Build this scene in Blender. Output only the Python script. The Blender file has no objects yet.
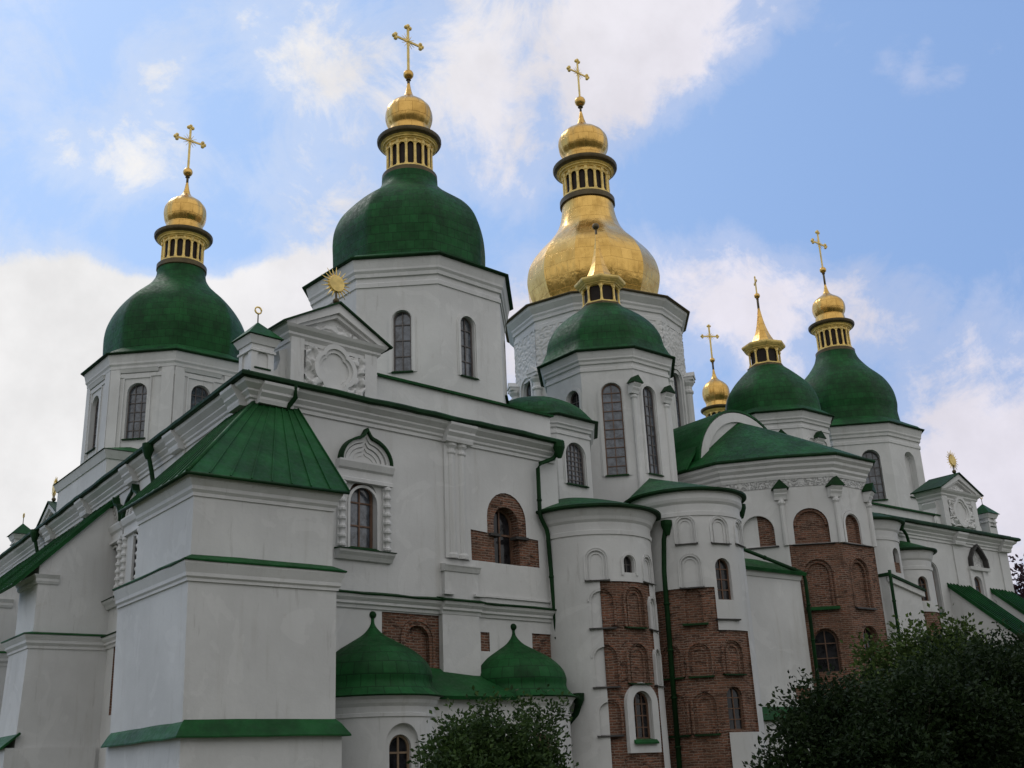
import bpy, bmesh, math, random
from mathutils import Vector, Matrix, noise
random.seed(7)
R = math.radians
scene = bpy.context.scene
COL = scene.collection

# ------------------------------------------------------------------ camera
cam_d = bpy.data.cameras.new('camera'); cam = bpy.data.objects.new('camera', cam_d); COL.objects.link(cam)
YAW, PIT, ROL = R(38.123), R(19.384), R(-2.486)
fw = Vector((math.sin(YAW)*math.cos(PIT), math.cos(YAW)*math.cos(PIT), math.sin(PIT)))
rt = fw.cross(Vector((0, 0, 1))).normalized(); up = rt.cross(fw)
rt2 = rt*math.cos(ROL)+up*math.sin(ROL); up2 = -rt*math.sin(ROL)+up*math.cos(ROL)
m = Matrix.Identity(4)
for i in range(3):
    m[i][0] = rt2[i]; m[i][1] = up2[i]; m[i][2] = -fw[i]
m.translation = (0, 0, 1.6)
cam.matrix_world = m
cam_d.sensor_width = 36; cam_d.lens = 36*1110/1024
cam_d.clip_start = .1; cam_d.clip_end = 3000
scene.camera = cam

# ------------------------------------------------------------------ light
SUN_EL, SUN_AZ = R(50), R(353)          # azimuth from +Y clockwise: behind the building, to the left
world = bpy.data.worlds.new('World'); scene.world = world; world.use_nodes = True
SKY_STRENGTH, CLOUD = .10, 9.6
EXPOSURE = -.09
scene.view_settings.view_transform = 'Standard'; scene.view_settings.look = 'None'
scene.view_settings.gamma = 1; scene.view_settings.use_curve_mapping = False
scene.view_settings.exposure = EXPOSURE
sun_d = bpy.data.lights.new('sun', 'SUN'); sun_d.energy = .7; sun_d.angle = R(16); sun_d.color = (1, .95, .87)
sun = bpy.data.objects.new('sun', sun_d); COL.objects.link(sun)
sdir = Vector((math.sin(SUN_AZ)*math.cos(SUN_EL), math.cos(SUN_AZ)*math.cos(SUN_EL), math.sin(SUN_EL)))
sun.rotation_euler = sdir.to_track_quat('Z', 'Y').to_euler()
sun.location = (-40, 60, 80)

class NT:
    def __init__(s, tree): s.t = tree; s.n = tree.nodes; s.l = tree.links
    def node(s, typ, **kw):
        o = s.n.new(typ)
        for k, v in kw.items():
            if k == 'ins':
                for a, b in v.items():
                    if isinstance(b, bpy.types.NodeSocket): s.l.new(b, o.inputs[a])
                    else: o.inputs[a].default_value = b
            else: setattr(o, k, v)
        return o
    def math(s, op, a, b=0.0, c=0.0, clamp=False):
        o = s.node('ShaderNodeMath', operation=op, use_clamp=clamp, ins={0: a, 1: b, 2: c}); return o.outputs[0]
    def vmath(s, op, a, b=(0, 0, 0)):
        return s.node('ShaderNodeVectorMath', operation=op, ins={0: a, 1: b})
    def mix(s, f, a, b, typ='MIX'):
        o = s.node('ShaderNodeMix', data_type='RGBA', blend_type=typ)
        for k, v in ((0, f), (6, a), (7, b)):
            if isinstance(v, bpy.types.NodeSocket): s.l.new(v, o.inputs[k])
            else: o.inputs[k].default_value = v if not isinstance(v, tuple) or len(v) == 4 else v+(1,)
        return o.outputs[2]
    def noise(s, vec, scale, detail=4, rough=.55, dist=0.0, dim='3D'):
        return s.node('ShaderNodeTexNoise', noise_dimensions=dim, ins={'Vector': vec, 'Scale': scale, 'Detail': detail, 'Roughness': rough, 'Distortion': dist})
    def ramp(s, f, a, b, c=0.0, d=1.0):
        return s.node('ShaderNodeMapRange', interpolation_type='SMOOTHSTEP', ins={0: f, 1: a, 2: b, 3: c, 4: d}).outputs[0]

def pxdir(x, y):
    return (fw*1110+rt2*(x-512)+up2*(384-y)).normalized()

def build_world():
    w = NT(world.node_tree); w.n.clear()
    out = w.node('ShaderNodeOutputWorld'); bg = w.node('ShaderNodeBackground')
    sky = w.node('ShaderNodeTexSky', sky_type='NISHITA', sun_disc=False, sun_elevation=SUN_EL, sun_rotation=SUN_AZ,
                 altitude=150, air_density=1.0, dust_density=1.2, ozone_density=1.6)
    tc = w.node('ShaderNodeTexCoord'); d = tc.outputs['Generated']
    dn = w.vmath('NORMALIZE', d).outputs[0]
    # cumulus layers: 3-D noise over the direction, with denser banks in some quarters of the sky
    n1 = w.noise(dn, 8.5, 10, .66, .6).outputs[0]
    n2 = w.noise(dn, 22, 8, .68, .5).outputs[0]
    f = w.math('ADD', w.math('MULTIPLY', n1, .66), w.math('MULTIPLY', n2, .34))
    banks = [(0, 395, .10, .38), (90, 385, .08, .34), (40, 480, .12, .34), (170, 350, .05, .28), (910, 350, .08, .06), (860, 270, .05, .06), (1000, 300, .06, .03), (760, 90, .05, .06), (230, 30, .05, .06), (225, 335, .05, .42), (290, 325, .045, .40), (345, 320, .045, .36), (560, 330, .06, .24),
             (300, 45, .045, .11), (345, 85, .04, .10), (150, 85, .035, .09), (20, 105, .04, .06), (100, 165, .035, .10), (165, 165, .035, .09), (320, 205, .05, .11), (460, 135, .05, .13), (450, 50, .06, .11),
             (560, 25, .075, .19), (640, 60, .06, .17), (615, 115, .035, .12), (720, 0, .055, .14), (780, -15, .05, .1), (520, 180, .03, .10),
             (695, 270, .045, .20), (745, 285, .05, .20), (800, 310, .05, .18), (870, 305, .035, .14), (925, 285, .02, .08), (980, 400, .08, .16), (862, 40, .025, .11), (905, 52, .018, .10), (940, 62, .018, .10), (890, 82, .02, .10), (930, 98, .02, .12), (985, 70, .02, .10),
             (1010, 540, .08, .16), (860, 170, .13, -.14), (970, 170, .15, -.10), (740, 170, .07, -.12), (60, 240, .055, -.12), (200, 235, .04, -.10), (240, 95, .04, -.08), (110, 40, .05, -.03), (400, 220, .05, -.03), (540, 240, .05, -.05)]
    for x, y, rad, amp in banks:
        v = pxdir(x, y)
        dot = w.vmath('DOT_PRODUCT', dn, tuple(v)).outputs['Value']
        g = w.ramp(dot, math.cos(rad*1.7), 1.0, 0.0, amp)
        f = w.math('ADD', f, g)
    # unseen overcast bank added behind the viewer and left to light the shaded walls
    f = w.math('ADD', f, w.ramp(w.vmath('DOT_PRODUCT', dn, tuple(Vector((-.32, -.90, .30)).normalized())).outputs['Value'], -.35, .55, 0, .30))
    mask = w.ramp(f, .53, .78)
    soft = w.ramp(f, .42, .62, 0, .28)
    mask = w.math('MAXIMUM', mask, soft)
    lum = w.ramp(w.noise(dn, 9, 6, .6).outputs[0], .3, .72, .88, 1.03)
    warm = w.mix(w.ramp(w.vmath('DOT_PRODUCT', dn, tuple(pxdir(1000, 420))).outputs['Value'], .72, 1.0), (.99, .982, .985), (.90, .87, .97))
    cl = w.mix(1.0, warm, lum, 'MULTIPLY')
    clc = w.vmath('SCALE', cl); clc.inputs['Scale'].default_value = CLOUD
    # thin even haze veil between the clouds
    lefty = w.ramp(w.vmath('DOT_PRODUCT', dn, tuple((rt2*-.9+fw*.2).normalized())).outputs['Value'], -.35, .65)
    veil = w.mix(.72, sky.outputs[0], w.mix(lefty, (3.15, 5.1, 9.3), (5.0, 7.5, 12.0)))
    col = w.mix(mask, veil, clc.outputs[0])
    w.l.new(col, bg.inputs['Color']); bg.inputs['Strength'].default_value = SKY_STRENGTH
    w.l.new(bg.outputs[0], out.inputs[0])
build_world()

# ------------------------------------------------------------------ materials
def new_mat(name):
    mt = bpy.data.materials.new(name); mt.use_nodes = True
    w = NT(mt.node_tree); b = w.n['Principled BSDF']
    tc = w.node('ShaderNodeTexCoord')
    return mt, w, b, tc

def plaster(name, base=(.61, .61, .60), relief=False, tone=1.0):
    mt, w, b, tc = new_mat(name)
    o = tc.outputs['Object']
    big = w.noise(o, .35, 5, .6).outputs[0]
    st = w.node('ShaderNodeMapping', ins={0: o, 3: (1.6, 1.6, .16)}).outputs[0]
    streak = w.noise(st, 1.3, 6, .65).outputs[0]
    fine = w.noise(o, 9, 5, .6).outputs[0]
    c = w.mix(w.ramp(big, .35, .7), tuple(x*.90*tone for x in base), tuple(x*1.03*tone for x in base))
    c = w.mix(w.ramp(streak, .54, .76, 0, .38), c, (.40, .385, .35))
    wv = w.noise(st, 3.4, 4, .7, .3).outputs[0]
    c = w.mix(w.ramp(wv, .60, .72, 0, .34), c, (.33, .32, .30))
    c = w.mix(w.ramp(fine, .60, .75, 0, .16), c, (.42, .41, .39))
    blot = w.noise(o, 1.1, 7, .7, .6).outputs[0]
    c = w.mix(w.ramp(blot, .63, .70, 0, .34), c, (.47, .445, .41))
    pat = w.noise(o, .55, 4, .5, 1.5).outputs[0]
    c = w.mix(w.ramp(pat, .58, .60, 0, .16), c, (.78, .775, .76))
    w.l.new(c, b.inputs['Base Color']); b.inputs['Roughness'].default_value = .92
    b.inputs['Specular IOR Level'].default_value = .2
    h = w.math('ADD', w.math('MULTIPLY', fine, .3), w.math('MULTIPLY', w.noise(o, 40, 3).outputs[0], .12))
    h = w.math('ADD', h, w.math('MULTIPLY', w.noise(o, 1.6, 3).outputs[0], .8))
    strength = .5
    if relief:
        v = w.noise(o, 3.2, 3, .55, 2.2).outputs[0]
        v = w.ramp(v, .46, .58)
        h = w.math('ADD', h, w.math('MULTIPLY', v, 2.2)); strength = .9
    bp = w.node('ShaderNodeBump', ins={'Strength': strength, 'Distance': .05 if relief else .03, 'Height': h})
    w.l.new(bp.outputs[0], b.inputs['Normal'])
    return mt

def brickmat(name):
    mt, w, b, tc = new_mat(name)
    uv = tc.outputs['UV']; o = tc.outputs['Object']
    wob = w.noise(o, 3.0, 3).outputs[1]
    uv2 = w.vmath('ADD', uv, w.vmath('MULTIPLY', w.vmath('SUBTRACT', wob, (.5, .5, .5)).outputs[0], (.10, .09, 0)).outputs[0]).outputs[0]
    bt = w.node('ShaderNodeTexBrick', offset=.5, ins={'Vector': uv2, 'Color1': (.25, .105, .064, 1), 'Color2': (.10, .052, .038, 1), 'Mortar': (.27, .20, .155, 1),
                'Scale': 1.0, 'Mortar Size': .024, 'Mortar Smooth': .5, 'Bias': .0, 'Brick Width': .34, 'Row Height': .095})
    n = w.noise(o, 1.4, 6, .65).outputs[0]
    c = w.mix(w.ramp(n, .55, .72, 0, .7), bt.outputs[0], (.085, .05, .04))
    n2 = w.noise(o, 4.5, 5, .7).outputs[0]
    c = w.mix(w.ramp(n2, .56, .7, 0, .6), c, (.27, .19, .15))
    n5 = w.noise(o, 11, 4, .7).outputs[0]
    c = w.mix(w.ramp(n5, .54, .66, 0, .5), c, (.06, .042, .035))
    hz = w.node('ShaderNodeMapping', ins={0: o, 3: (1.3, 1.3, 5.0)}).outputs[0]
    n7 = w.noise(hz, 1.6, 5, .7, .3).outputs[0]
    c = w.mix(w.ramp(n7, .58, .64, 0, .75), c, (.038, .028, .024))
    n8 = w.noise(hz, 1.1, 4, .65, .2).outputs[0]
    c = w.mix(w.ramp(n8, .60, .70, 0, .5), c, (.30, .13, .085))
    n6 = w.noise(o, 1.7, 5, .75, .8).outputs[0]
    c = w.mix(w.ramp(n6, .58, .66, 0, .5), c, (.30, .22, .18))
    n3 = w.noise(o, 2.1, 6, .72, .5).outputs[0]
    c = w.mix(w.ramp(n3, .60, .66, 0, .85), c, (.045, .033, .028))
    n4 = w.noise(o, .8, 3, .6).outputs[0]
    c = w.mix(w.ramp(n4, .4, .65, 0, .45), c, (.13, .075, .05))
    w.l.new(c, b.inputs['Base Color']); b.inputs['Roughness'].default_value = .95; b.inputs['Specular IOR Level'].default_value = .15
    h = w.math('SUBTRACT', w.math('ADD', w.math('MULTIPLY', n2, .9), w.math('MULTIPLY', w.ramp(n7, .56, .66), -1.4)), bt.outputs[1])
    bp = w.node('ShaderNodeBump', ins={'Strength': .8, 'Distance': .03, 'Height': h}); w.l.new(bp.outputs[0], b.inputs['Normal'])
    return mt

def greenroof(name, base=(.009, .074, .018), scales=None, rough=.55):
    mt, w, b, tc = new_mat(name)
    o = tc.outputs['Object']
    n = w.noise(o, .7, 5, .65).outputs[0]; n2 = w.noise(o, 6, 5, .65).outputs[0]
    c = w.mix(w.ramp(n, .35, .68), tuple(x*.62 for x in base), tuple(x*1.25 for x in base))
    c = w.mix(w.ramp(n2, .58, .72, 0, .45), c, (base[0]*3.2, base[1]*1.5, base[2]*2.2))
    st = w.node('ShaderNodeMapping', ins={0: o, 3: (2.2, 2.2, .3)}).outputs[0]
    c = w.mix(w.ramp(w.noise(st, 1.5, 5, .7).outputs[0], .60, .76, 0, .5), c, (.012, .03, .013))
    h = w.math('MULTIPLY', w.noise(o, 2.3, 3).outputs[0], .6)
    if scales:
        uv = tc.outputs['UV']
        bt = w.node('ShaderNodeTexBrick', offset=.5, ins={'Vector': uv, 'Color1': (1.1, 1.1, 1.1, 1), 'Color2': (.72, .74, .72, 1), 'Mortar': (.4, .42, .4, 1), 'Scale': 1.0,
                    'Mortar Size': .018, 'Mortar Smooth': .2, 'Brick Width': scales[0], 'Row Height': scales[1]})
        c = w.mix(.85, c, w.mix(1.0, c, bt.outputs[0], 'MULTIPLY'))
        h = w.math('ADD', h, w.math('MULTIPLY', bt.outputs[1], .5))
    w.l.new(c, b.inputs['Base Color'])
    rr = w.ramp(n2, .3, .7, rough-.06, rough+.16); w.l.new(rr, b.inputs['Roughness']); b.inputs['Specular IOR Level'].default_value = .17
    bp = w.node('ShaderNodeBump', ins={'Strength': .35, 'Distance': .03, 'Height': h}); w.l.new(bp.outputs[0], b.inputs['Normal'])
    return mt

def goldmat(name, base=(.76, .47, .14), rough=.27, pan=(.7, .55)):
    mt, w, b, tc = new_mat(name)
    o = tc.outputs['Object']; uv = tc.outputs['UV']
    n = w.noise(o, 1.3, 5, .65).outputs[0]
    bt = w.node('ShaderNodeTexBrick', offset=.5, ins={'Vector': uv, 'Color1': (1, 1, 1, 1), 'Color2': (.82, .80, .74, 1), 'Mortar': (.55, .48, .36, 1), 'Scale': 1.0,
                'Mortar Size': .012, 'Mortar Smooth': .2, 'Brick Width': pan[0], 'Row Height': pan[1]})
    c = w.mix(w.ramp(n, .4, .72, 0, .6), base, (base[0]*.62, base[1]*.58, base[2]*.5))
    c = w.mix(.8, c, w.mix(1.0, c, bt.outputs[0], 'MULTIPLY'))
    w.l.new(c, b.inputs['Base Color']); b.inputs['Metallic'].default_value = .92
    rr = w.math('ADD', w.ramp(n, .3, .75, rough-.05, rough+.15), w.math('MULTIPLY', bt.outputs[1], .2)); w.l.new(rr, b.inputs['Roughness'])
    h = w.math('ADD', w.math('MULTIPLY', w.noise(o, 2.6, 2).outputs[0], .7), w.math('MULTIPLY', bt.outputs[1], -.15))
    bp = w.node('ShaderNodeBump', ins={'Strength': .42, 'Distance': .07, 'Height': h}); w.l.new(bp.outputs[0], b.inputs['Normal'])
    return mt

def plain(name, col, rough=.6, metal=0.0, spec=.4, var=.25, sc=3.0):
    mt, w, b, tc = new_mat(name)
    n = w.noise(tc.outputs['Object'], sc, 5, .6).outputs[0]
    c = w.mix(w.ramp(n, .3, .7), tuple(x*(1-var) for x in col), tuple(x*(1+var*.6) for x in col))
    w.l.new(c, b.inputs['Base Color']); b.inputs['Roughness'].default_value = rough
    b.inputs['Metallic'].default_value = metal; b.inputs['Specular IOR Level'].default_value = spec
    return mt

def glassmat(name, col, rough=.12):
    mt, w, b, tc = new_mat(name)
    n = w.noise(tc.outputs['Object'], 2.6, 4, .7).outputs[0]
    c = w.mix(w.ramp(n, .35, .65), tuple(x*.35 for x in col), tuple(x*1.25 for x in col))
    w.l.new(c, b.inputs['Base Color']); b.inputs['Roughness'].default_value = rough
    b.inputs['Specular IOR Level'].default_value = .7 if col[0] > .05 else .35
    bp = w.node('ShaderNodeBump', ins={'Strength': .25, 'Distance': .02, 'Height': w.noise(tc.outputs['Object'], 3.5, 2).outputs[0]}); w.l.new(bp.outputs[0], b.inputs['Normal'])
    return mt

def leafmat(name, dark, light):
    mt, w, b, tc = new_mat(name)
    at = w.node('ShaderNodeAttribute', attribute_name='leaf_tone')
    c = w.mix(at.outputs['Fac'], dark, light)
    w.l.new(c, b.inputs['Base Color']); b.inputs['Roughness'].default_value = .6; b.inputs['Specular IOR Level'].default_value = .15
    tr = w.node('ShaderNodeBsdfTranslucent'); w.l.new(c, tr.inputs[0])
    mx = w.node('ShaderNodeMixShader'); mx.inputs[0].default_value = .25
    out = w.n['Material Output']; w.l.new(b.outputs[0], mx.inputs[1]); w.l.new(tr.outputs[0], mx.inputs[2]); w.l.new(mx.outputs[0], out.inputs[0])
    return mt

def groundmat():
    mt, w, b, tc = new_mat('ground_soil_grass')
    o = tc.outputs['Object']
    n = w.noise(o, .25, 6, .65).outputs[0]; n2 = w.noise(o, 7, 5, .7).outputs[0]
    c = w.mix(w.ramp(n, .4, .62), (.055, .075, .025), (.12, .10, .07))
    c = w.mix(w.ramp(n2, .4, .7, 0, .5), c, (.035, .055, .018))
    w.l.new(c, b.inputs['Base Color']); b.inputs['Roughness'].default_value = .95
    bp = w.node('ShaderNodeBump', ins={'Strength': .6, 'Distance': .05, 'Height': n2}); w.l.new(bp.outputs[0], b.inputs['Normal'])
    return mt

MW = plaster('white_plaster')
MWD = plaster('trim_plaster', (.615, .615, .605), tone=1.0)
MR = plaster('stucco_relief_plaster', relief=True)
MB_ = brickmat('old_brick')
MG = greenroof('green_sheet_roof')
MGD = greenroof('green_dome_sheet', scales=(.55, .42))
MGP = greenroof('green_painted_metal', (.006, .036, .009), rough=.6)
MGOLD = goldmat('gilded_copper')
MGOLD2 = goldmat('gilded_dome_sheet', (.76, .48, .14), .22, (1.1, .8))
MGT = plain('gold_painted_trim', (.88, .64, .21), .5, .1, .4)
MDK = plain('dark_bronze_trim', (.10, .075, .035), .5, .4)
MDG = plain('dark_lantern_wood', (.022, .015, .012), .6, 0, .2)
MGL = glassmat('window_glass_grey', (.11, .125, .15), .12)
MGB = glassmat('window_glass_dark', (.022, .022, .025), .1)
MWF = plain('window_wood_brown', (.15, .085, .055), .6)
MWF2 = plain('window_iron_grey', (.12, .105, .10), .6)
MBLK = plain('dark_stone', (.05, .047, .045), .8)
MBARK = plain('bark', (.07, .055, .04), .9)

# ------------------------------------------------------------------ mesh helpers
class Frame:
    """wall frame: s along the wall, d outwards, z up"""
    def __init__(s, o, deg):
        s.o = Vector((o[0], o[1])); t = R(deg); s.e = Vector((math.cos(t), math.sin(t))); s.n = Vector((s.e.y, -s.e.x))
    def w(s, a, d, z):
        p = s.o+s.e*a+s.n*d; return (p.x, p.y, z)
    def p2(s, a, d):
        p = s.o+s.e*a+s.n*d; return (p.x, p.y)
def radial(cx, cy, deg, r):
    """frame tangent to a circle at a bearing"""
    t = R(deg); return Frame((cx+r*math.cos(t), cy+r*math.sin(t)), deg+90)

class Mesh:
    def __init__(s): s.v = []; s.f = []; s.m = []; s.sm = []; s.uv = []; s.mats = []; s.marks = []
    def mark(s): s.marks.append((len(s.v), len(s.f)))
    def mi(s, mat):
        if mat not in s.mats: s.mats.append(mat)
        return s.mats.index(mat)
    def add(s, verts, faces, mat, smooth=False, uvs=None):
        b = len(s.v); s.v += [tuple(v) for v in verts]; k = s.mi(mat)
        for i, f in enumerate(faces):
            s.f.append([b+j for j in f]); s.m.append(k); s.sm.append(smooth)
            s.uv.append(uvs[i] if uvs else None)
    def prism(s, fr, loop, d0, d1, mat):
        n = len(loop)
        v = [fr.w(a, d0, z) for a, z in loop]+[fr.w(a, d1, z) for a, z in loop]
        f = [list(range(n))[::-1], list(range(n, 2*n))]+[[i, (i+1) % n, n+(i+1) % n, n+i] for i in range(n)]
        s.add(v, f, mat)
    def box(s, fr, a0, a1, d0, d1, z0, z1, mat):
        s.prism(fr, [(a0, z0), (a1, z0), (a1, z1), (a0, z1)], d0, d1, mat)
    def profile(s, fr, a0, a1, prof, mat):
        """extrude a (d,z) loop along s"""
        n = len(prof); v = [fr.w(a0, d, z) for d, z in prof]+[fr.w(a1, d, z) for d, z in prof]
        s.add(v, [list(range(n)), list(range(n, 2*n))[::-1]]+[[i, n+i, n+(i+1) % n, (i+1) % n] for i in range(n)], mat)
    def plan(s, poly, z0, z1, mat):
        n = len(poly); v = [(x, y, z0) for x, y in poly]+[(x, y, z1) for x, y in poly]
        s.add(v, [list(range(n))[::-1], list(range(n, 2*n))]+[[i, (i+1) % n, n+(i+1) % n, n+i] for i in range(n)], mat)
    def sweep(s, path, prof, mat, closed=False, smooth=False):
        P = [Vector(p) for p in path]; n = len(P); offs = []
        for i in range(n):
            ns = []
            if closed or i > 0: e = (P[i]-P[i-1]).normalized(); ns.append(Vector((e.y, -e.x)))
            if closed or i < n-1: e = (P[(i+1) % n]-P[i]).normalized(); ns.append(Vector((e.y, -e.x)))
            offs.append(ns[0] if len(ns) == 1 else (ns[0]+ns[1])/(1+ns[0].dot(ns[1])))
        k = len(prof); v = []
        for p, o in zip(P, offs): v += [(p.x+o.x*d, p.y+o.y*d, z) for d, z in prof]
        f = []
        for i in range(n if closed else n-1):
            a, b = i*k, ((i+1) % n)*k
            f += [[a+j, b+j, b+(j+1) % k, a+(j+1) % k] for j in range(k)]
        if not closed: f += [list(range(k)), list(range((n-1)*k, n*k))[::-1]]
        s.add(v, f, mat, smooth)
    def lathe(s, cx, cy, prof, n, mat, phase=0, smooth=False, cap=True, shape=None, a0=0, a1=360):
        """profile (r,z) from bottom to top; shape(theta_deg, i) scales the radius"""
        v = []; f = []; uvs = []; L = [0]
        for i in range(1, len(prof)): L.append(L[-1]+math.hypot(prof[i][0]-prof[i-1][0], prof[i][1]-prof[i-1][1]))
        for i, (r, z) in enumerate(prof):
            for k in range(n):
                t = phase+360*k/n; q = shape(t, i) if shape else 1
                v.append((cx+r*q*math.cos(R(t)), cy+r*q*math.sin(R(t)), z))
        rm = max(p[0] for p in prof)
        for i in range(len(prof)-1):
            for k in range(n):
                k2 = (k+1) % n; f.append([i*n+k, i*n+k2, (i+1)*n+k2, (i+1)*n+k])
                u0, u1 = 2*math.pi*rm*k/n, 2*math.pi*rm*(k+1)/n
                uvs.append([(u0, L[i]), (u1, L[i]), (u1, L[i+1]), (u0, L[i+1])])
        if cap:
            m = len(prof)-1
            if prof[0][0] > 1e-6: f.append([k for k in range(n)][::-1]); uvs.append(None)
            if prof[-1][0] > 1e-6: f.append([m*n+k for k in range(n)]); uvs.append(None)
        s.add(v, f, mat, smooth, uvs)
    def tube(s, pts, r, mat, n=8, smooth=True, r2=None):
        P = [Vector(p) for p in pts]; v = []; f = []
        for i, p in enumerate(P):
            d = (P[min(i+1, len(P)-1)]-P[max(i-1, 0)]).normalized()
            a = d.cross(Vector((0, 0, 1)) if abs(d.z) < .95 else Vector((1, 0, 0))).normalized(); b = d.cross(a)
            rr = r if r2 is None else r+(r2-r)*i/(len(P)-1)
            v += [tuple(p+a*rr*math.cos(2*math.pi*k/n)+b*rr*math.sin(2*math.pi*k/n)) for k in range(n)]
        for i in range(len(P)-1): f += [[i*n+k, i*n+(k+1) % n, (i+1)*n+(k+1) % n, (i+1)*n+k] for k in range(n)]
        f += [list(range(n))[::-1], list(range((len(P)-1)*n, len(P)*n))]
        s.add(v, f, mat, smooth)
    def ball(s, c, r, mat, n=16, sz=1.0):
        s.lathe(c[0], c[1], [(max(1e-4, r*math.sin(math.pi*i/10)), c[2]-r*sz*math.cos(math.pi*i/10)) for i in range(11)], n, mat, smooth=True, cap=False)
    def data(s, name, fix=True):
        me = bpy.data.meshes.new(name); me.from_pydata(s.v, [], s.f)
        for mt in s.mats: me.materials.append(mt)
        me.polygons.foreach_set('material_index', s.m); me.polygons.foreach_set('use_smooth', s.sm)
        if any(u for u in s.uv):
            ul = me.uv_layers.new(name='UVMap')
            for p, u in zip(me.polygons, s.uv):
                if u:
                    for li, q in zip(p.loop_indices, u): ul.data[li].uv = q
        me.update()
        if fix:
            bm = bmesh.new(); bm.from_mesh(me); bmesh.ops.recalc_face_normals(bm, faces=bm.faces); bm.to_mesh(me); bm.free()
        return me
    def build(s, name, parent=None, label=None, smooth_angle=None, fix=True):
        if s.marks:
            mk = [m_ for m_ in s.marks if m_[1] > 0]+[(len(s.v), len(s.f))]; v0 = f0 = 0; outs = []
            for v1, f1 in mk:
                if f1 > f0:
                    p = Mesh(); p.v = s.v[v0:v1]; p.f = [[j-v0 for j in f] for f in s.f[f0:f1]]; p.m = s.m[f0:f1]; p.sm = s.sm[f0:f1]; p.uv = s.uv[f0:f1]; p.mats = s.mats
                    outs.append(p.build(name, parent, label, smooth_angle, fix))
                v0, f0 = v1, f1
            return outs
        me = s.data(name, fix)
        if smooth_angle: me.set_sharp_from_angle(angle=R(smooth_angle))
        o = bpy.data.objects.new(name, me); COL.objects.link(o)
        attach(o, parent)
        if label: o['label'] = label
        return o

def attach(o, parent):
    if parent is None: return
    o.parent = parent
    w = Matrix.Identity(4); p = parent
    while p: w = p.matrix_basis @ w; p = p.parent   # parents carry no inverse of their own except below the root
    root = parent
    while root.parent: root = root.parent
    o.matrix_parent_inverse = Matrix.Translation(-Vector(root.location)) if parent == root else Matrix.Identity(4)

def cut(o, cutter):
    """carve a closed cutter Mesh out of a closed wall"""
    c = cutter.build('cutter_tmp')
    md = o.modifiers.new('b', 'BOOLEAN'); md.operation = 'DIFFERENCE'; md.object = c; md.solver = 'EXACT'; md.use_hole_tolerant = False; md.material_mode = 'TRANSFER'
    bpy.context.view_layer.update()
    dg = bpy.context.evaluated_depsgraph_get()
    me = bpy.data.meshes.new_from_object(o.evaluated_get(dg))
    o.modifiers.clear(); old = o.data; me.name = old.name; o.data = me
    bpy.data.meshes.remove(old); cm = c.data; bpy.data.objects.remove(c); bpy.data.meshes.remove(cm)

def wall_uv(o, fn=None):
    """u runs level along the face, v is the height"""
    if isinstance(o, list):
        for q in o: wall_uv(q, fn)
        return
    me = o.data; ul = me.uv_layers.get('UVMap') or me.uv_layers.new(name='UVMap')
    for p in me.polygons:
        n = p.normal
        if abs(n.z) > .8: t = Vector((1, 0, 0)); b = Vector((0, 1, 0))
        else: t = Vector((-n.y, n.x, 0)).normalized(); b = Vector((0, 0, 1))
        for li, vi in zip(p.loop_indices, p.vertices):
            co = me.vertices[vi].co
            ul.data[li].uv = fn(co) if fn and abs(n.z) < .8 else (co.dot(t), co.dot(b))
def cyl_uv(cx, cy, r):
    return lambda co: (math.atan2(co.y-cy, -(co.x-cx) if False else co.x-cx)*r if True else 0, co.z)

def arch(s, z0, w, h, n=12, rise=None):
    """loop of a round-headed opening centred on s; h is the full height"""
    r = w/2; rise = r if rise is None else rise; zs = z0+h-rise
    return [(s-r, z0), (s+r, z0)]+[(s+r*math.cos(math.pi*i/n), zs+rise*math.sin(math.pi*i/n)) for i in range(n+1)]
def half_arch(s, z0, w, h, side, n=8):
    r = w/2; zs = z0+h-r
    if side > 0: return [(s, z0), (s+r, z0)]+[(s+r*math.cos(math.pi/2*i/n), zs+r*math.sin(math.pi/2*i/n)) for i in range(n+1)]
    return [(s-r, z0), (s, z0)]+[(s+r*math.cos(math.pi/2*(1+i/n)), zs+r*math.sin(math.pi/2*(1+i/n))) for i in range(n+1)]
def archring(mb, fr, s, z0, w, h, t, d0, d1, mat, n=14, legs=True):
    """raised band round an arched opening"""
    r = w/2; zs = z0+h-r; R2 = r+t
    inn = [(s+r*math.cos(math.pi*i/n), zs+r*math.sin(math.pi*i/n)) for i in range(n+1)]
    out = [(s+R2*math.cos(math.pi*i/n), zs+R2*math.sin(math.pi*i/n)) for i in range(n+1)]
    if legs: inn = [(s+r, z0)]+inn+[(s-r, z0)]; out = [(s+R2, z0)]+out+[(s-R2, z0)]
    for i in range(len(inn)-1): mb.prism(fr, [inn[i], out[i], out[i+1], inn[i+1]], d0, d1, mat)

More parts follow.
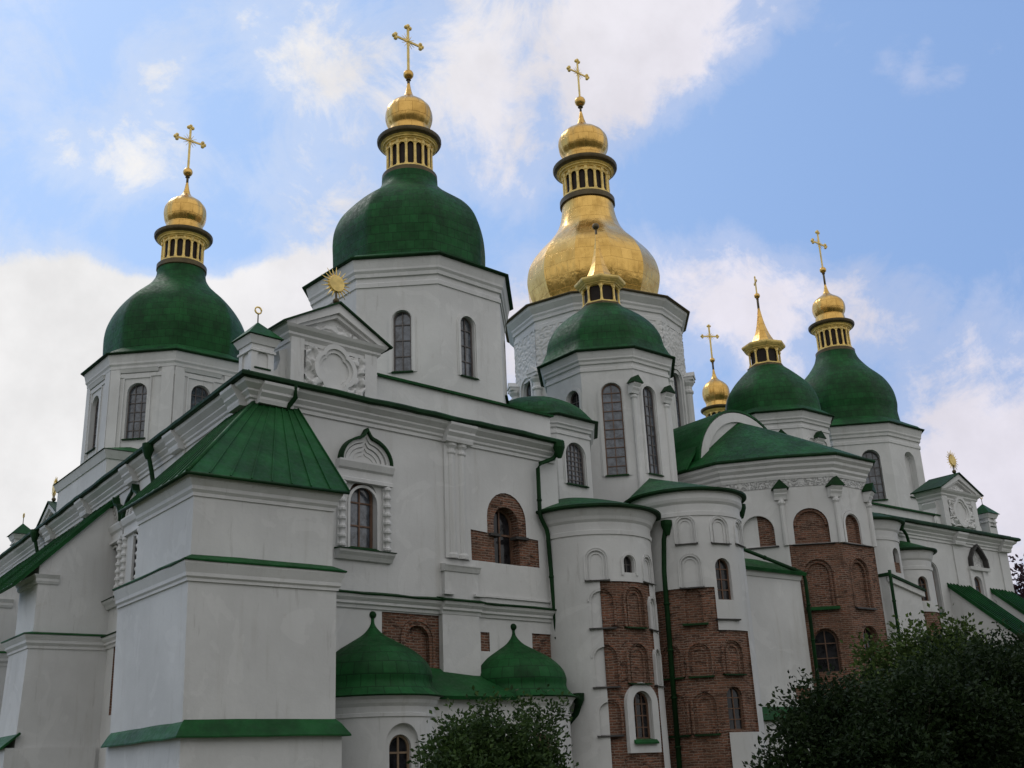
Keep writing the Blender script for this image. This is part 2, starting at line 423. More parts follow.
def window(fr, s, z0, w, h, d, parent, fmat, gmat, nv=1, nh=3, t=.06, bar=.035, rise=None, name='window', label=None):
    mb = Mesh(); r = w/2; rise = r if rise is None else rise; zs = z0+h-rise
    lo = arch(s, z0, w, h, 12, rise); n = len(lo)
    cx, cz = s, z0+h*.5
    li = [(s+(a-s)*(1-2*t/w), cz+(z-cz)*(1-2*t/h)) for a, z in lo]
    for i in range(n): mb.prism(fr, [lo[i], lo[(i+1) % n], li[(i+1) % n], li[i]], d-.02, d+.06, fmat)
    mb.add([fr.w(a, d, z) for a, z in lo], [list(range(n))], gmat)
    def top(a):
        q = max(0.0, 1-((a-s)/(r-t*.4))**2); return zs+rise*math.sqrt(q)-t*.5
    for i in range(nv):
        a = s-r+w*(i+1)/(nv+1); mb.box(fr, a-bar/2, a+bar/2, d+.005, d+.045, z0+t*.5, top(a), fmat)
    for i in range(nh):
        z = z0+(h-rise*.45)*(i+1)/(nh+.6) if rise > .05 else z0+h*(i+1)/(nh+1)
        hw = r-t*.5
        if z > zs: hw = r*math.sqrt(max(0, 1-((z-zs)/rise)**2))-t*.5
        if hw > .05: mb.box(fr, s-hw, s+hw, d+.008, d+.04, z-bar/2, z+bar/2, fmat)
    return mb.build(name, parent, label)

# ------------------------------------------------------------------ things
def thing(name, label, cat, loc=(0, 0, 0), group=None):
    o = bpy.data.objects.new(name, None); COL.objects.link(o); o.location = loc
    o['label'] = label; o['category'] = cat
    if group: o['group'] = group
    return o

# ground
g = Mesh(); N = 40; S = 900
gv = [(-S+2*S*i/N, -S+2*S*j/N, 0) for j in range(N+1) for i in range(N+1)]
g.add(gv, [[j*(N+1)+i, j*(N+1)+i+1, (j+1)*(N+1)+i+1, (j+1)*(N+1)+i] for j in range(N) for i in range(N)], groundmat())
go = g.build('ground'); go['kind'] = 'structure'

CATH = thing('cathedral', 'white plastered cathedral with green pear-shaped domes, gold cupolas and patches of bare brick', 'cathedral', (44.7, 48.35, 0))

P0 = (14.35, 32.0)
EW = Frame(P0, 4.3); SW = Frame(P0, 268.2); GW = Frame((50, 34.3), .7)

CORN = [(0, 13.30), (.07, 13.30), (.07, 13.42), (.14, 13.47), (.14, 13.55), (.26, 13.66), (.26, 13.72), (.46, 13.86), (.50, 13.97), (0, 13.97)]
GUTT = [(-.7, 13.97), (.60, 13.97), (.66, 14.0), (.67, 14.10), (.60, 14.17), (-.7, 14.42)]
def wavy(mb, path, prof, mat, amp=.022):
    P = [Vector(p) for p in path]; fine = []
    for a, b_ in zip(P, P[1:]):
        k = max(1, int((b_-a).length/.7)); fine += [a.lerp(b_, i/k) for i in range(k)]
    fine.append(P[-1]); v0 = len(mb.v); mb.sweep([tuple(p) for p in fine], prof, mat)
    for i in range(v0, len(mb.v)):
        x, y, z = mb.v[i]; mb.v[i] = (x, y, z+amp*noise.noise(Vector((x*.8, y*.8, 0)))+amp*.6*noise.noise(Vector((x*2.3, y*2.3, 5))))
def shift(prof, dz, dd=0): return [(d+dd, z+dz) for d, z in prof]

def pilaster(mb, fr, s, w=1.15, z0=9.0, z1=13.9, cols=True):
    """twin half columns on a flat strip with base, capital and broken-out cornice"""
    a0, a1 = s-w/2, s+w/2
    mb.box(fr, a0, a1, -.02, .07, z0, z1-.55, MWD)
    if cols:
        for q in (-.24, .24):
            c = fr.p2(s+q, -.04); mb.lathe(c[0], c[1], [(.25, z0), (.25, z0+.12), (.2, z0+.2), (.195, z1-1.05), (.24, z1-1.0), (.24, z1-.93), (.2, z1-.9), (.2, z1-.82), (.29, z1-.72), (.29, z1-.58)], 14, MWD, smooth=False)
    mb.profile(fr, a0-.06, a1+.06, [(-.02, z1-.62), (.3, z1-.62), (.34, z1-.5), (.34, z1-.42), (.46, z1-.3), (.46, z1-.22), (.60, z1-.06), (.62, z1+.03), (-.02, z1+.03)], MWD)

def seams(mb, p00, p10, p01, p11, n, mat, h=.045, w=.035):
    """standing seams on a roof plane, running from edge p00-p10 up to edge p01-p11"""
    p00, p10, p01, p11 = map(Vector, (p00, p10, p01, p11))
    nn = (p10-p00).cross(p01-p00).normalized()
    if nn.z < 0: nn = -nn
    for i in range(n+1):
        a = p00.lerp(p10, i/n); b = p01.lerp(p11, i/n)
        if (a-b).length < .2: continue
        d = (b-a).normalized(); sd = d.cross(nn)*w/2
        v = [a-sd, a+sd, a+sd+nn*h, a-sd+nn*h, b-sd, b+sd, b+sd+nn*h, b-sd+nn*h]
        mb.add(v, [[0, 1, 2, 3], [4, 7, 6, 5], [0, 4, 5, 1], [1, 5, 6, 2], [2, 6, 7, 3], [3, 7, 4, 0]], mat)
def slab(mb, pts, th, mat):
    """roof plane of some thickness"""
    n = len(pts); v = [Vector(p) for p in pts]
    nn = (v[1]-v[0]).cross(v[2]-v[0]).normalized()
    if nn.z < 0: nn = -nn
    vv = [p for p in v]+[p-nn*th for p in v]
    mb.add(vv, [list(range(n)), list(range(n, 2*n))[::-1]]+[[i, (i+1) % n, n+(i+1) % n, n+i] for i in range(n)], mat)

# ---- south-east gallery: the two-storey wall from the near corner to the first apse
gal = Mesh()
gal.plan([SW.p2(-40, 0), P0, EW.p2(13.7, 0), EW.p2(13.7, -6.5), SW.p2(-40, -12)], -.1, 13.99, MW)
GAL = gal.build('gallery_wall', CATH, 'gallery wall with ogee window, twin half columns and bare brick patches')
c = Mesh()
# brick patches a few cm below the plaster
bl = [(9.12, 9.03), (12.48, 9.03), (12.48, 10.09), (11.87, 10.12)]+[(10.89+.98*math.cos(math.pi*i/12), 10.72+1.03*math.sin(math.pi*i/12)) for i in range(13)]+[(9.91, 10.12), (9.10, 10.16)]
c.prism(EW, bl, -.05, .5, MB_)
c.box(EW, 5.13, 7.60, -.05, .5, 4.5, 6.93, MB_)
c.box(EW, 9.42, 9.84, -.05, .5, 5.8, 6.47, MB_)
c.box(EW, 11.93, 13.2, -.05, .5, 4.6, 6.54, MB_)
c.prism(EW, arch(4.365, 8.97, 1.1, 2.32, rise=.45), -.38, .5, MWD)
cut(GAL, c)
c = Mesh()
c.prism(EW, arch(10.9, 9.02, 1.26, 2.2), -.55, .5, MB_)
c.prism(EW, arch(6.62, 4.5, 1.0, 2.05), -.2, .5, MB_)
c.prism(SW, arch(-13.65, 8.97, 1.1, 2.32, rise=.45), -.38, .5, MWD)
for q in (-11.15, -17.9, -24.6): c.prism(SW, arch(q, 8.97, 1.1, 2.32, rise=.45), -.38, .5, MWD)
c.box(SW, -12.9, -11.2, -.05, .5, 4.4, 7.0, MB_)
cut(GAL, c)
wall_uv(GAL)
archring(b := Mesh(), EW, 6.62, 4.5, 1.0, 2.05, .13, -.06, -.01, MB_); archring(b, EW, 6.62, 4.5, 1.26, 2.18, .10, -.06, .03, MB_)
wall_uv(b.build('brick_arch', GAL))
window(EW, 10.9, 9.02, 1.26, 2.2, -.5, GAL, MWF, MGB, 1, 1, .1, .07)
b = Mesh(); b.box(EW, 10.0, 10.5, -.3, .10, 10.02, 10.12, MBLK); b.mark(); b.box(EW, 11.28, 11.92, -.3, .08, 10.02, 10.12, MBLK); b.build('ledge', GAL)

def ogee_window(fr, s, parent, win=True, k=1.0):
    """framed window with baluster jambs under an ogee gable with a green hood"""
    t = Mesh(); z0 = 8.97
    if win: window(fr, s, z0+.02, 1.08, 2.28, -.28, parent, MWF, MGL, 1, 2, .09, .055, rise=.45)
    archring(t, fr, s, z0, 1.1, 2.1, .09, -.01, .05, MWD)
    for q in (-.92, .92):
        t.box(fr, s+q-.15, s+q+.15, -.01, .08, z0-.1, 11.2, MWD)
        p = fr.p2(s+q, .10); pr = [(.10, z0-.1)]
        z = z0-.05
        while z < 11.1:
            pr += [(.10, z), (.15, z+.05), (.15, z+.12), (.10, z+.17), (.085, z+.24)]; z += .3
        t.lathe(p[0], p[1], pr+[(.12, 11.2)], 10, MWD)
    t.profile(fr, s-1.13, s+1.13, [(-.01, 11.2), (.2, 11.2), (.2, 11.32), (.13, 11.36), (.13, 11.6), (.22, 11.66), (.3, 11.86), (.3, 11.92), (-.01, 11.92)], MWD)
    t.box(fr, s-.62, s+.62, -.01, .10, 11.36, 11.47, MWD)
    def og(a, h, zb, n=14):
        L = []
        for i in range(n+1):
            u = i/n; ang = math.pi/2*min(1, u/.72)
            if u <= .72: x = a*math.cos(ang*.86); z = h*.74*math.sin(ang*.86)/math.sin(math.pi/2*.86)
            else:
                q = (u-.72)/.28; x = a*math.cos(math.pi/2*.86)*(1-q); z = h*(.74+.26*(q**1.5))
            L.append((x, z+zb))
        return L
    for a, h, d in ((1.0, 1.12, .17), (.82, .92, .12), (.66, .72, .07), (.52, .54, .03)):
        L = og(a, h, 11.92); loop = [(s+x, z) for x, z in L]+[(s-x, z) for x, z in L[::-1][1:]]
        L2 = og(a-.13, h-.17, 11.92); 
        for sg in (1, -1):
            for i in range(len(L)-1):
                t.prism(fr, [(s+sg*L[i][0], L[i][1]), (s+sg*L[i+1][0], L[i+1][1]), (s+sg*L2[i+1][0], L2[i+1][1]), (s+sg*L2[i][0], L2[i][1])], -.01, d, MWD)
    t.profile(fr, s-1.12, s+1.12, [(-.01, z0-.42), (.12, z0-.42), (.2, z0-.3), (.3, z0-.2), (.33, z0-.12), (-.01, z0-.10)], MWD)
    t.build('window_surround', parent)
    h = Mesh(); L = og(1.06, 1.24, 11.925); L2 = og(1.0, 1.12, 11.925)
    for sg in (1, -1):
        for i in range(len(L)-1):
            h.prism(fr, [(s+sg*L[i][0], L[i][1]), (s+sg*L[i+1][0], L[i+1][1]), (s+sg*L2[i+1][0], L2[i+1][1]), (s+sg*L2[i][0], L2[i][1])], -.01, .30, MGP)
    h.mark(); h.profile(fr, s-.6, s+.6, [(-.3, z0+.09), (.0, z0+.05), (.16, z0-.07), (.16, z0-.1), (-.3, z0-.02)], MGP)
    h.mark(); h.profile(fr, s-1.15, s+1.15, [(-.01, z0-.10), (.36, z0-.12), (.36, z0-.09), (-.01, z0-.05)], MGP)
    h.build('window_hood', parent)
ogee_window(EW, 4.365, GAL)
for q in (-11.15, -13.65, -17.9, -24.6): ogee_window(SW, q, GAL)

t = Mesh()
path = [SW.p2(-40, 0), P0, EW.p2(13.55, 0)]
t.sweep(path, CORN, MWD)
for s in (-.75, -6.4, -11.6, -18.0, -24.0): pilaster(t, SW, s, w=.85, cols=False, z0=7.5)
pilaster(t, EW, .75, cols=False, z0=7.5)
pilaster(t, EW, 8.45)
t.box(EW, 7.72, 9.25, -.02, .16, 7.46, 8.62, MWD)
t.profile(EW, 7.66, 9.31, [(-.02, 8.5), (.2, 8.5), (.26, 8.64), (.3, 8.7), (.3, 8.74), (-.02, 8.78)], MWD)
for a in (7.6, 9.0): t.box(EW, a, a+.45, .14, .3, 7.66, 7.74, MWD)
t.box(EW, 7.55, 9.22, -.02, .2, 0, 7.1, MWD)
STR = [(0, 6.98), (.06, 6.98), (.08, 7.08), (.16, 7.12), (.16, 7.2), (.26, 7.3), (.30, 7.4), (0, 7.4)]
t.sweep(path, STR, MWD)
t.profile(EW, 7.5, 9.27, [(d+.16, z) for d, z in STR[:-1]]+[(0, 7.4), (0, 6.98)], MWD)
t.box(EW, 9.25, 13.0, -.01, .07, 7.72, 7.8, MWD)
t.build('cornice', GAL)
t = Mesh()
wavy(t, path, GUTT, MGP, .045)
t.mark(); wavy(t, path, [(-.05, 7.39), (.34, 7.4), (.36, 7.44), (-.05, 7.57)], MGP, .03)
t.profile(EW, 7.46, 9.31, [(.0, 7.4), (.5, 7.4), (.52, 7.44), (0, 7.6)], MGP)
t.build('roof_edge', GAL)

# attic storey set back above the eave, and the roof planes behind it
t = Mesh()
t.box(EW, 4.6, 14.05, -1.3, -.6, 14.1, 15.55, MW)
t.box(EW, 14.05, 13.4, -3.5, -.62, 14.1, 15.5, MW)
ATT = t.build('attic_wall', CATH)
t = Mesh()
t.profile(EW, 4.4, 14.15, [(-.46, 15.52), (-.44, 15.6), (-1.2, 15.85), (-4.5, 17.0), (-4.5, 16.8), (-1.2, 15.6)], MG)
t.mark(); slab(t, [EW.w(-.4, .3, 14.3), EW.w(14, -.5, 14.4), EW.w(14, -6, 16.4), EW.w(4, -6, 16.4)], .1, MG)
t.mark(); slab(t, [SW.w(.4, .3, 14.3), EW.w(4, -6, 16.4), SW.w(-40, -6.5, 16.4), SW.w(-40, .3, 14.3)], .1, MG)
t.build('roof', ATT)

# ---- pediment above the corner bay
def pediment(fr, s0, s1, d, z0, zc, zp, dep, sun_label):
    t = Mesh(); sc = (s0+s1)/2
    t.box(fr, s0, s1, d-dep, d, z0-.3, zc-.25, MW)
    for a, b_ in ((s0-.02, s0+.5), (s1-.5, s1+.02)): t.box(fr, a, b_, d-.01, d+.10, z0-.2, zc-.25, MWD)
    # cornice on the three seen sides, then the raking sides
    base = [fr.p2(s0, d-dep), fr.p2(s0, d), fr.p2(s1, d), fr.p2(s1, d-dep)]
    t.sweep(base, [(-.1, zc-.55), (.05, zc-.55), (.05, zc-.42), (.16, zc-.3), (.16, zc-.22), (.30, zc-.1), (.36, zc), (-.1, zc)], MWD)
    t.prism(fr, [(s0-.1, zc-.02), (s1+.1, zc-.02), (sc, zp-.22)], d-dep, d+.02, MW)
    for a in (s0-.42, s1+.42):
        ln = [(a, zc+.02), (sc, zp), (sc, zp-.34), (a+(.5 if a < sc else -.5), zc+.02)]
        t.prism(fr, ln, d-dep, d+.32, MWD)
        ln2 = [(a+(.5 if a < sc else -.5), zc+.03), (sc, zp-.36), (sc, zp-.5), (a+(.75 if a < sc else -.75), zc+.03)]
        t.prism(fr, ln2, d-dep, d+.2, MWD)
    o = t.build('pediment', CATH)
    # stucco relief: real swirling surface
    def relief(s_in, z_in, mask, amp, dd, name):
        g = Mesh(); nx, nz = 46, 46; vs = []
        for j in range(nz+1):
            for i in range(nx+1):
                a = s_in[0]+(s_in[1]-s_in[0])*i/nx; z = z_in[0]+(z_in[1]-z_in[0])*j/nz
                q = Vector((a*1.9, z*1.9, 3.1)); wv = noise.noise_vector(q*1.1)
                h = abs(noise.noise(q*1.6+wv*1.2)); h = min(1, max(0, (h-.10)*5))
                h *= mask(a, z); vs.append(fr.w(a, dd+amp*h, z))
        g.add(vs, [[j*(nx+1)+i, j*(nx+1)+i+1, (j+1)*(nx+1)+i+1, (j+1)*(nx+1)+i] for j in range(nz) for i in range(nx)], MWD, smooth=True)
        return g.build(name, o, fix=False)
    cz = (z0+zc-.4)/2+.05
    relief((s0+.52, s1-.52), (z0, zc-.58), lambda a, z: 1.0 if math.hypot((a-sc), (z-cz)) > .72 else 0.0, .15, d+.012, 'stucco_relief')
    tri = lambda a, z: 1.0 if z < zc+(zp-zc-.62)*(1-abs(a-sc)/((s1-s0)/2-.15)) and abs(a-sc) < (s1-s0)/2-.5 else 0.0
    relief((s0+.3, s1-.3), (zc+.06, zp-.75), tri, .09, d+.0225, 'stucco_relief') if False else None
    g = Mesh(); nx, nz = 50, 26; vs = []
    for j in range(nz+1):
        zz = zc+.05+(zp-zc-.78)*j/nz; hw = max(.02, ((s1-s0)/2-.5)*(1-j/nz))
        for i in range(nx+1):
            a = sc-hw+2*hw*i/nx; q = Vector((a*2.1, zz*2.1, 9.7)); wv = noise.noise_vector(q)
            h = min(1, max(0, (abs(noise.noise(q*1.7+wv))-.10)*5))
            vs.append(fr.w(a, d+.03+.08*h, zz))
    g.add(vs, [[j*(nx+1)+i, j*(nx+1)+i+1, (j+1)*(nx+1)+i+1, (j+1)*(nx+1)+i] for j in range(nz) for i in range(nx)], MWD, smooth=True)
    g.build('stucco_relief', o, fix=False)
    # quatrefoil medallion
    md = Mesh()
    def lobe(r, k): return [(sc+(r+k*abs(math.cos(2*(2*math.pi*i/48)))**.7*r*.18+0)*math.sin(2*math.pi*i/48), cz+r*1.08*(1+.16*k*abs(math.cos(2*(2*math.pi*i/48)))**.7)*math.cos(2*math.pi*i/48)) for i in range(48)]
    for r1, r2, dd in ((.74, .60, .17), (.60, .49, .10)):
        A, B = lobe(r1, 1), lobe(r2, 1)
        for i in range(48): md.prism(fr, [A[i], A[(i+1) % 48], B[(i+1) % 48], B[i]], d-.01, d+dd, MWD)
    A = lobe(.50, 1); md.prism(fr, A, d-.01, d+.035, MW)
    md.build('medallion', o)
    # scroll volutes at both sides
    vo = Mesh()
    for a, sg in ((s0, -1), (s1, 1)):
        vo.mark(); prof = [(0, z0-.2), (.62, z0-.2), (.72, z0+.05), (.62, z0+.4), (.34, z0+.62), (.22, z0+1.0), (.3, z0+1.3), (0, z0+1.45)]
        vo.prism(fr, [(a+sg*x, z) for x, z in prof], d-dep*.75, d-.25, MWD)
        for r in (.3, .2):
            cc = (a+sg*.4, z0+.12); L = [(cc[0]+r*math.cos(2*math.pi*i/16), cc[1]+r*math.sin(2*math.pi*i/16)) for i in range(16)]
            vo.prism(fr, L, d-.3, d-.2+(.3-r)*.5, MWD)
    vo.build('volute', o)
    rf = Mesh()
    for a in (s0-.52, s1+.52):
        rf.mark(); slab(rf, [fr.w(a, d-dep-.1, zc+.02), fr.w(a, d+.42, zc+.02), fr.w(sc, d+.42, zp+.07), fr.w(sc, d-dep-.1, zp+.07)], .06, MGP)
    rf.build('roof', o)
    # gilded sun on the peak
    su = Mesh(); c0 = Vector(fr.w(sc, d+.1, zp+.85)); e = Vector((fr.e.x, fr.e.y, 0)); nn = Vector((fr.n.x, fr.n.y, 0))
    ro = .34; k = 24
    for q, rr in ((-.05, ro), (.05, ro)): pass
    vs = [c0+(e*math.cos(2*math.pi*i/k)+Vector((0, 0, 1))*math.sin(2*math.pi*i/k))*ro-nn*.03 for i in range(k)]+[c0+(e*math.cos(2*math.pi*i/k)+Vector((0, 0, 1))*math.sin(2*math.pi*i/k))*ro*.9+nn*.07 for i in range(k)]
    su.add(vs, [list(range(k))[::-1], list(range(k, 2*k))]+[[i, (i+1) % k, k+(i+1) % k, k+i] for i in range(k)], MGT)
    for i in range(20):
        an = 2*math.pi*i/20; u = e*math.cos(an)+Vector((0, 0, 1))*math.sin(an); ln = .32 if i % 2 else .24
        su.tube([c0+u*(ro-.03), c0+u*(ro+ln)], .035, MGT, 5, r2=.008)
    su.tube([Vector(fr.w(sc, d+.1, zp-.1)), c0], .04, MDK, 6)
    su.ball(fr.w(sc, d+.1, zp+.18), .12, MDK)
    su.build('sun_finial', o)
    return o
pediment(EW, 1.5, 5.0, -.22, 14.25, 16.42, 17.62, 1.5, None)
pediment(GW, 8.45, 12.05, -.25, 14.2, 16.25, 17.35, 1.5, None)
PW = Frame((16.9, 63.5), 268.2)
pediment(PW, -2.2, 2.2, -.1, 14.2, 15.7, 17.0, 1.6, None)

def pinnacle(fr, s, d, z0, z1, w=.84):
    t = Mesh(); h = w/2
    t.box(fr, s-h, s+h, d-h, d+h, z0-.5, z1-.05, MW)
    o = t.build('pinnacle', CATH); c = Mesh()
    c.prism(fr, arch(s, z0+.45, .42, .60), d+h-.06, d+h+.3, MWD)
    fl = Frame(fr.p2(s-h, d), math.degrees(math.atan2(fr.e.y, fr.e.x))-90)
    c.prism(fl, arch(0, z0+.45, .42, .60), -.06, .3, MWD)
    cut(o, c)
    t = Mesh()
    sq = [fr.p2(s-h, d-h), fr.p2(s-h, d+h), fr.p2(s+h, d+h), fr.p2(s+h, d-h)][::-1]
    if (Vector(sq[1])-Vector(sq[0])).cross(Vector(sq[2])-Vector(sq[1])) < 0: sq = sq[::-1]
    t.sweep(sq, [(-.02, z1-.52), (.05, z1-.52), (.05, z1-.45), (-.02, z1-.4)], MWD, closed=True)
    t.mark(); t.sweep(sq, [(-.02, z1-.26), (.05, z1-.26), (.09, z1-.16), (.15, z1-.04), (.15, z1), (-.02, z1)], MWD, closed=True)
    t.build('cornice', o)
    r = Mesh(); p = Vector(fr.w(s, d, z1+.72)); k = h+.24
    co = [fr.w(s-k, d-k, z1+.01), fr.w(s+k, d-k, z1+.01), fr.w(s+k, d+k, z1+.01), fr.w(s-k, d+k, z1+.01)]
    r.add(co+[tuple(p)], [[0, 1, 2, 3], [0, 1, 4], [1, 2, 4], [2, 3, 4], [3, 0, 4]], MG)
    r.build('roof', o)
    f = Mesh(); f.tube([p-Vector((0, 0, .1)), p+Vector((0, 0, .32))], .022, MDK, 6)
    ring = [p+Vector((fr.e.x*math.cos(2*math.pi*i/16)*.12, fr.e.y*math.cos(2*math.pi*i/16)*.12, .43+.12*math.sin(2*math.pi*i/16))) for i in range(17)]
    f.tube(ring, .03, MGT, 6); f.build('ring_finial', o)
    for a in (1,):
        s_ = Mesh(); s_.box(fr, s-.3, s+.3, d+h, d+h+.04, z0+.40, z0+.45, MGP); s_.build('ledge', o)
pinnacle(EW, .42, -.55, 14.2, 15.72)
pinnacle(GW, 13.55, -.55, 14.1, 15.3)
pinnacle(SW, -32.6, -.3, 13.9, 15.2)

# ---- corner buttress in the foreground
BX = Frame((0, 0), 0)
t = Mesh()
def bpoly(x0, x1, y0, y1=34.3): return [(x0, y1), (x0, y0), (x1, y0), (x1, y1)]
def frustum(mb, p, q, z0, z1, mat):
    n = len(p); v = [(a, b_, z0) for a, b_ in p]+[(a, b_, z1) for a, b_ in q]
    mb.add(v, [list(range(n))[::-1], list(range(n, 2*n))]+[[i, (i+1) % n, n+(i+1) % n, n+i] for i in range(n)], mat)
frustum(t, bpoly(11.28, 15.92, 28.62), bpoly(11.28, 15.92, 28.66), -.1, 3.1, MW)
frustum(t, bpoly(11.36, 15.78, 28.78), bpoly(11.30, 15.78, 28.80), 2.9, 7.05, MW)
frustum(t, bpoly(11.38, 15.70, 28.92, 33.2), bpoly(11.38, 15.70, 28.92, 33.2), 7.0, 9.6, MW)
BUT = t.build('corner_buttress', CATH, 'large stepped corner buttress under a seamed green roof')
t = Mesh()
pp = [(11.3, 34.25), (11.3, 28.8), (15.78, 28.8), (15.78, 34)]
t.sweep(pp, [(-.05, 6.85), (.05, 6.85), (.05, 6.93), (.1, 6.98), (.1, 7.08), (.14, 7.2), (.18, 7.32), (.18, 7.38), (-.05, 7.38)], MWD)
pp2 = [(11.38, 33.2), (11.38, 28.92), (15.70, 28.92), (15.70, 34)]
t.mark(); t.sweep(pp2, [(-.05, 9.22), (.04, 9.22), (.04, 9.32), (.1, 9.4), (.1, 9.5), (.2, 9.66), (.24, 9.8), (-.05, 9.8)], MWD)
t.build('cornice', BUT)
t = Mesh()
wavy(t, pp, [(-.1, 7.37), (.22, 7.38), (.23, 7.42), (-.1, 7.6)], MG)
t.mark(); ppb = [(11.28, 34.2), (11.28, 28.66), (15.92, 28.66), (15.92, 34)]
wavy(t, ppb, [(-.15, 3.32), (.0, 3.16), (.2, 2.86), (.2, 2.82), (-.15, 3.0)], MG)
t.build('ledge', BUT)
t = Mesh()
A = (11.02, 28.58, 9.80); B = (16.05, 28.58, 9.80); Cc = (15.98, 31.95, 13.36); D = (14.42, 31.98, 13.36); E_ = (11.02, 33.95, 9.80); F_ = (14.42, 33.95, 13.36)
slab(t, [A, B, Cc, D], .09, MG); slab(t, [E_, A, D, F_], .09, MG)
seams(t, A, B, D, Cc, 8, MG) ; seams(t, E_, A, F_, D, 9, MG)
t.tube([A, D], .06, MG, 6)
t.tube([Vector(A)-Vector((0, 0, .04)), Vector(B)-Vector((0, 0, .04))], .05, MGP, 6); t.tube([Vector(E_)-Vector((0, 0, .04)), Vector(A)-Vector((0, 0, .04))], .05, MGP, 6)
# fill the verge with a plaster cheek
t.build('roof', BUT)
t = Mesh(); t.add([(15.7, 28.95, 9.7), (15.7, 32, 9.7), (15.7, 32, 13.0), (15.72, 31.9, 13.0), (15.4, 28.95, 9.7), (15.4, 32, 9.7), (15.4, 32, 13.0), (15.42, 31.9, 13.0)],
      [[0, 1, 2, 3], [4, 7, 6, 5], [0, 4, 5, 1], [1, 5, 6, 2], [2, 6, 7, 3], [3, 7, 4, 0]], MW); t.build('cheek_wall', BUT)

# ---- lean-to buttresses along the south wall
def side_buttress(y, depth=2.6):
    t = Mesh(); xw = 14.2+(y-32)*.031
    def prof(loop, y0, y1): t.prism(Frame((0, y0), 0), loop, -(y1-y0), 0, MW)
    prof([(11.55, -.1), (xw+.5, -.1), (xw+.5, 7.1), (11.79, 7.1)], y-.08, y+depth+.08)
    prof([(11.93, 7.0), (xw+.5, 7.0), (xw+.5, 13.2), (xw, 13.0), (11.93, 10.15)], y, y+depth)
    o = t.build('wall_buttress', CATH)
    t = Mesh(); q = [(xw+.4, y+depth+.08), (11.79, y+depth+.08), (11.79, y-.08), (xw+.4, y-.08)]
    t.sweep(q, [(-.05, 6.95), (.05, 6.95), (.05, 7.05), (.14, 7.15), (.14, 7.25), (.24, 7.4), (.24, 7.46), (-.05, 7.46)], MWD)
    t.mark(); q2 = [(12.7, y+depth), (11.93, y+depth), (11.93, y), (12.7, y)]
    t.sweep(q2, [(-.03, 9.45), (.05, 9.45), (.1, 9.55), (.1, 9.65), (.2, 9.8), (-.03, 9.8)], MWD)
    t.build('cornice', o)
    t = Mesh()
    t.sweep(q, [(-.2, 7.46), (.3, 7.46), (.3, 7.5), (-.2, 7.62)], MG)
    t.mark(); slab(t, [(10.95, y-.16, 9.35), (10.95, y+depth+.16, 9.35), (xw+.15, y+depth+.16, 13.25), (xw+.15, y-.16, 13.25)], .12, MG)
    seams(t, (10.95, y-.16, 9.35), (10.95, y+depth+.16, 9.35), (xw+.15, y-.16, 13.25), (xw+.15, y+depth+.16, 13.25), 5, MG)
    t.mark(); slab(t, [(11.1, y-.3, 3.3), (11.1, y+depth+.2, 3.3), (11.75, y+depth+.2, 3.85), (11.75, y-.3, 3.85)], .08, MG)
    t.build('roof', o)
    t = Mesh(); t.plan([(11.3, y-.2), (xw, y-.2), (xw, y+depth+.2), (11.3, y+depth+.2)], -.1, 3.3, MW); t.build('plinth', o)
for y in (45.9, 52.6, 59.5): side_buttress(y)

# ---- drum towers
def cross(c, z0, z1, half, ang, parent, rod=.06):
    """gilded cross with trefoil ends and rays at the crossing; half = half arm length"""
    t = Mesh(); u = Vector((math.cos(R(ang)), math.sin(R(ang)), 0)); p = Vector((c[0], c[1], 0)); Z = Vector((0, 0, 1))
    zc = z0+(z1-z0)*.66
    nrm = Vector((-u.y, u.x, 0))
    def bar(a, b_, w):
        a = Vector(a); b_ = Vector(b_); d = (b_-a).normalized(); sd = d.cross(nrm).normalized()*w; k = nrm*w*.6
        t.add([a-sd-k, a+sd-k, a+sd+k, a-sd+k, b_-sd-k, b_+sd-k, b_+sd+k, b_-sd+k], [[0, 1, 2, 3], [4, 7, 6, 5], [0, 4, 5, 1], [1, 5, 6, 2], [2, 6, 7, 3], [3, 7, 4, 0]], MGT)
    bar(p+Z*z0, p+Z*(z1-half*.12), rod); bar(p+Z*zc-u*(half*.88), p+Z*zc+u*(half*.88), rod*.9)
    for e, dv in ((p+Z*(z1-half*.1), Z), (p+Z*zc-u*half*.9, -u), (p+Z*zc+u*half*.9, u)):
        sv = Z if abs(dv.z) < .5 else u
        for q in (dv*half*.12, sv*half*.14, -sv*half*.14): t.ball(e+q, half*.13, MGT, 8)
    for i in range(12):
        if i % 3 == 0: continue
        a = math.pi*2*i/12; dv = u*math.cos(a)+Z*math.sin(a); t.tube([p+Z*zc, p+Z*zc+dv*half*.52], rod*.5, MGT, 5, r2=rod*.15)
    t.ball(p+Z*zc, half*.12, MGT, 10)
    return t.build('cross', parent)

def octq(N, blend):
    def f(th, i, rot):
        k = 360/N; a = ((th-rot) % k)-k/2
        q = math.cos(R(k/2))/math.cos(R(a))
        b_ = blend[min(i, len(blend)-1)] if isinstance(blend, (list, tuple)) else blend
        return 1-b_*(1-q)
    return f

def smooth_prof(pts, n=6):
    """Catmull-Rom through a (r,z) profile"""
    out = []; P = [pts[0]]+list(pts)+[pts[-1]]
    for i in range(1, len(P)-2):
        for k in range(n):
            t = k/n; a, b_, c, d = P[i-1:i+3]
            out.append(tuple(.5*((2*b_[j])+(-a[j]+c[j])*t+(2*a[j]-5*b_[j]+4*c[j]-d[j])*t*t+(-a[j]+3*b_[j]-3*c[j]+d[j])*t**3) for j in (0, 1)))
    out.append(tuple(pts[-1])); return out

